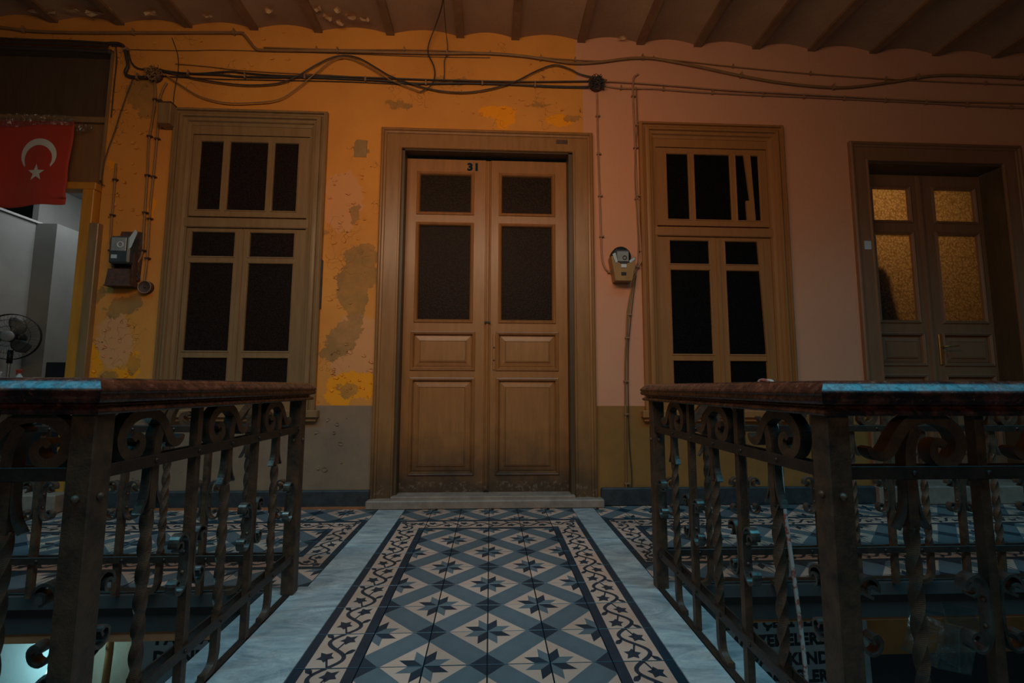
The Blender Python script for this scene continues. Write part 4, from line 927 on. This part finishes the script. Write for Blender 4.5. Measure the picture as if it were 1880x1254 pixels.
MB().prism([(.055, .01), (.08, .03), (.115, .14), (.10, .165), (.06, .10)], -.105, -.103).obj('paper_slip', 'paper', m1)
MB().prism([(-.10, -.245), (.075, -.245), (.065, -.125), (-.085, -.125)], -.085, -.005).obj('terminal_cover', 'rust', m1)
MB().box((-.105, -.09, -.252), (.085, 0, -.244)).obj('bracket', 'rust', m1)
MB().box((.060, -.06, -.24), (.075, -.02, .0)).obj('bracket', 'rust', m1)
MB().box((-.085, -.05, -.14), (-.07, -.02, -.02)).obj('bracket', 'rust', m1)
rb = thing('round_socket_box', (rx, 3.5, rz_), 'small round brown cover box to the lower right of the left meter', 'box')
RX = Matrix.Rotation(PI/2, 4, 'X')
MB().lathe([(.048, 0), (.048, .03), (.044, .034), (.040, .030), (0, .028)], 24, 0, RX).obj('cover', 'rust', rb)
MB().tube([(.046*math.cos(2*PI*k/24), -.034, .046*math.sin(2*PI*k/24)) for k in range(25)], .004, 5).obj('rim', 'clip', rb)
MB().lathe([(.008, .028), (.006, .034), (0, .036)], 10, 0, RX).obj('screw', 'rust', rb)
cable([(-2.655,3.475,1.725),(-2.629,3.475,1.692),(-2.607,3.475,1.664)], .005, 'cable_dark', 'short link wire between the left meter and the round box')
# right meter
(mx, mz) = [(1.007,1.83)][0]
m2 = thing('electric_meter', (mx, 3.5, mz), 'electric meter in a tapered ochre metal cover right of door 31', 'meter')
mc = MB(); outl = [(-.062, -.145), (.066, -.145), (.098, .035), (.085, .045), (.070, .02), (.045, -.005), (.02, -.018), (-.015, -.018), (-.045, .0), (-.075, .045), (-.092, .045), (-.09, .02)]
mc.prism(outl, -.10, -.0); mc.obj('meter_cover', 'meter_cover', m2)
MB().box((-.06, -.085, -.02), (.055, -.01, .105), bev=.012).obj('meter_case', 'meter_body', m2)
MB().lathe([(.078, 0), (.078, .06), (.066, .075), (0, .075)], 20, 0, Matrix.Translation((-.005, 0, .055)) @ RX).obj('meter_hood', 'black', m2)
MB().box((-.045, -.095, .005), (.045, -.085, .085), bev=.003).obj('meter_window', 'meter_face', m2)
MB().tube([(.012+.014*math.cos(2*PI*k/16), -.097, .035+.014*math.sin(2*PI*k/16)) for k in range(17)], .004, 5).obj('dial', 'rust', m2)
MB().prism([(-.085, .06), (-.06, .07), (-.045, .0), (-.06, -.01)], -.104, -.102).obj('paper_slip', 'paper', m2)
MB().prism([(.05, -.01), (.045, .01), (.085, .04), (.09, .02)], -.104, -.102).obj('paper_slip', 'paper', m2)
MB().box((-.018, -.106, -.045), (.022, -.10, -.018)).obj('seal_tag', 'white_plastic', m2)
MB().box((-.018, -.104, -.105), (.020, -.10, -.080), bev=.001).obj('cover_slot', 'black', m2)
# small box on the corner of the window frame
sb = thing('small_box', (-2.475, 3.5, 2.93), 'small painted box at the upper left corner of the left window frame', 'box')
MB().box((-.055, -.10, -.085), (.04, 0, .08), bev=.004).obj('box_body', 'taupe_paint', sb)
MB().box((-.058, -.104, .078), (.043, 0, .086)).obj('box_lid', 'rust', sb)
ps = thing('paint_sliver', (-1.035, 3.5, 2.74), 'curled rectangular piece of old paper on the wall between window and door', 'paper')
MB().add([(-.05, -.004, -.075), (.045, -.003, -.075), (.05, -.010, .06), (-.03, -.012, .065), (-.05, -.006, .04), (-.05, 0, -.075), (.045, 0, -.075), (.05, 0, .06), (-.03, 0, .065), (-.05, 0, .04)],
         [(0, 1, 2, 3, 4), (5, 6, 1, 0), (6, 7, 2, 1), (7, 8, 3, 2), (8, 9, 4, 3), (9, 5, 0, 4)]).obj('paper_piece', 'meter_cover', ps)

# ------------------------------------------------------------------ rope, plastic box
RP = [(1.289,2.06,0.928),(1.283,2.04,0.775),(1.287,2.03,0.541),(1.289,2.02,0.355),(1.307,2.02,0.149),(1.323,2.02,-0.031),(1.338,2.02,-0.219),(1.346,2.02,-0.387)]
RP = [(RP[0][0]-.01, 2.19, .78), (RP[0][0]-.005, 2.16, .895), (RP[0][0], 2.10, .905), (RP[0][0], 2.04, .885)]+RP[1:]
o = Vector(RP[0]); MB().tube([p-o for p in smooth_path(RP, 5)], .009, 7).obj('rope', 'rope', None, loc=tuple(o), label='red and white flecked rope hanging over the far handrail of the right railing', cat='rope')
PB = [(1.055,1.13,0.267),(1.17,1.13,0.314),(1.204,1.13,0.214),(1.108,1.13,0.176)]
cxp = sum(p[0] for p in PB)/4; czp = sum(p[2] for p in PB)/4
pb = thing('plastic_box', (cxp, 1.13, czp), 'empty clear plastic food box caught behind the bars of the right railing', 'box')
bb = MB(); hw, hh, dp = .062, .052, .075; wl = .0015
R2 = Matrix.Rotation(.30, 3, 'Y') @ Matrix.Rotation(.25, 3, 'Z')
def pbx(a, b): bb.box(a, b, rot=R2, c=(0, 0, 0))
pbx((-hw, -wl, -hh), (hw, wl, hh)); pbx((-hw, 0, -hh), (-hw+wl, dp, hh)); pbx((hw-wl, 0, -hh), (hw, dp, hh)); pbx((-hw, 0, -hh), (hw, dp, -hh+wl)); pbx((-hw-.004, dp, -hh-.004), (hw+.004, dp+.002, -hh+.004)); pbx((-hw-.004, dp, hh-.004), (hw+.004, dp+.002, hh+.004))
bb.obj('tray', 'clear_plastic', pb)
b2 = MB(); b2.box((-hw, -.02, hh), (hw, -.018, hh+.045), rot=R2 @ Matrix.Rotation(-.5, 3, 'X'), c=(0, 0, hh)); b2.box((-.001, -.003, -hh), (.001, -.0015, hh), rot=R2 @ Matrix.Rotation(-.3, 3, 'Y'), c=(0, 0, 0))
b2.obj('lid', 'clear_plastic', pb)

# ------------------------------------------------------------------ storey below the wells
LY = 2.62
MB().box((-5.2, LY, -3.3), (-.62, LY+.1, -.16)).obj('wall_below_left', 'lower_cream', kind='structure')
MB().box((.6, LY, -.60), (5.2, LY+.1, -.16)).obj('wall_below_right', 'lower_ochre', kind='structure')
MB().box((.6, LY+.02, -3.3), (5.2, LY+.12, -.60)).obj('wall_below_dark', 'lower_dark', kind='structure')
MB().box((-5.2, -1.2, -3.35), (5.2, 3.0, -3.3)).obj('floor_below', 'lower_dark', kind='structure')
(ax_, az_), (b1x, b1z) = [(-2.147,-0.381),(-2.128,-0.572)]
MB().box((-3.4, 2.54, -1.6), (ax_, 2.56, -.17)).obj('wall_panel_below', 'lower_white', kind='structure')
def sign(name, x0, x1, z0, z1, y, rows, label, tilt=0.):
    t = thing(name, (x0, y, z1), label, 'sign', rz=tilt)
    MB().box((0, 0, z0-z1), (x1-x0, .02, 0), bev=.003).obj('sign_board', 'sign_white', t)
    for (txt, tx, tz, sz, sxx) in rows:
        text_mesh(txt, sz, 'sign_black', 'lettering', t, (tx-x0, -.0015, tz-z1), off=sz*.042, sx=sxx, sp=1.05)
    return t
SA = [(-1.609,-0.26),(-1.053,-0.21),(-1.521,-0.302),(-1.517,-0.386),(-1.472,-0.469)]
sign('shop_sign', SA[0][0], SA[1][0]+.35, -.85, -.18, 2.30, [('PAS BALO', SA[2][0], SA[2][1], .075, 1.02), ('DÖNER VE', SA[3][0]-.01, SA[3][1], .075, 1.02)], 'grey sign with black capitals PAS BALO and DÖNER, hung below the left opening')
SB = [(1.025,-0.273),(1.853,-0.289),(1.046,-0.299),(1.144,-0.385),(1.225,-0.478),(1.312,-0.57)]
sign('shop_sign', SB[0][0]-.02, SB[1][0], -.95, -.20, 2.30, [('EJAMAN ÇEŞİTLERİ', SB[2][0], SB[2][1]+.005, .073, .93), ('MALZEMELERİ', SB[3][0], SB[3][1]+.005, .073, 1.0), ('PARAKENDE', SB[4][0]+.03, SB[4][1]+.01, .073, 1.0), ('SİPARİŞLERDE', SB[5][0]-.06, SB[5][1]+.02, .073, .93)], 'grey sign with black capitals ending in ÇEŞİTLERİ and MALZEMELERİ, below the right opening').rotation_euler = (0, -.026, 0)
RPL = [(1.031,-0.269),(1.058,-0.249),(1.166,-0.246),(1.276,-0.213),(1.329,-0.237),(1.412,-0.221),(1.495,-0.207),(1.604,-0.214),(1.713,-0.231),(1.85,-0.251),(1.875,-0.295)]
MB().prism([(x, z) for x, z in RPL]+[(RPL[-1][0], -.33), (RPL[0][0], -.33)], 2.34, 2.38).obj('trim_7', 'raw_plaster', kind='structure')
PV = [(-1.91,-0.36),(-1.884,-0.361),(-1.877,-0.623),(-1.898,-0.622)]
MB().tube([(PV[0][0]+.015, 2.53, -.15), (PV[0][0]+.018, 2.53, -.45), (PV[0][0]+.0, 2.53, -.8), (PV[0][0]-.01, 2.53, -1.6)], .016, 8).obj('pipe', 'lower_ochre', None, label='brown vertical pipe on the cream wall below the left opening', cat='pipe')
CB = [(-2.095,2.46,-0.317),(-2.078,2.46,-0.417),(-2.07,2.46,-0.569)]
for k in range(5):
    q = random.uniform
    P_ = [(CB[0][0]+q(-.03, .03), 2.45+.01*k, -.16)]+[(CB[0][0]+q(-.03, .03), 2.45+.01*k, -.16-.12*i) for i in range(1, 10)]
    o = Vector(P_[0]); MB().tube([p-o for p in smooth_path(P_, 4)], .004, 5).obj('cable', 'white_plastic', None, loc=tuple(o), label='pale loose cable hanging in a bunch beside the lamp below the left opening', cat='cable', group='loose cables below the left opening')
LP = [(-2.087,2.36,-0.508),(-2.037,2.36,-0.458)]
lp = thing('spot_lamp', LP[0], 'lit spotlight with dark round housing below the left opening', 'lamp')
TR = Matrix.Translation((0, 0, 0)) @ Matrix.Rotation(-1.0, 4, 'Y') @ Matrix.Rotation(-.2, 4, 'X')
MB().lathe([(0, -.06), (.03, -.06), (.055, -.02), (.065, .03), (.062, .03), (.05, -.01), (0, -.03)], 20, 0, Matrix.Translation((.05, 0, -.02)) @ Matrix.Rotation(-PI*.42, 4, 'Y')).obj('lamp_housing', 'desk_black', lp)
MB().lathe([(0, .0), (.03, -.003), (.045, .012), (.03, .03), (0, .036)], 16, 0, Matrix.Translation((.035, 0, -.02)) @ Matrix.Rotation(-PI*.42, 4, 'Y')).obj('bulb', 'lamp_glow', lp)
MB().tube([(.06, .02, -.02), (.14, .06, .02), (.16, .17, .10)], .008, 8).obj('lamp_arm', 'black', lp)
pl_ = bpy.data.lights.new('spot_bulb', 'POINT'); pl_.energy = 2.2; pl_.color = (.45, .92, 1.0); pl_.shadow_soft_size = .04
po = bpy.data.objects.new('spot_bulb', pl_); COL.objects.link(po); po.location = (LP[0][0]-.04, LP[0][1], LP[0][2]+.02)
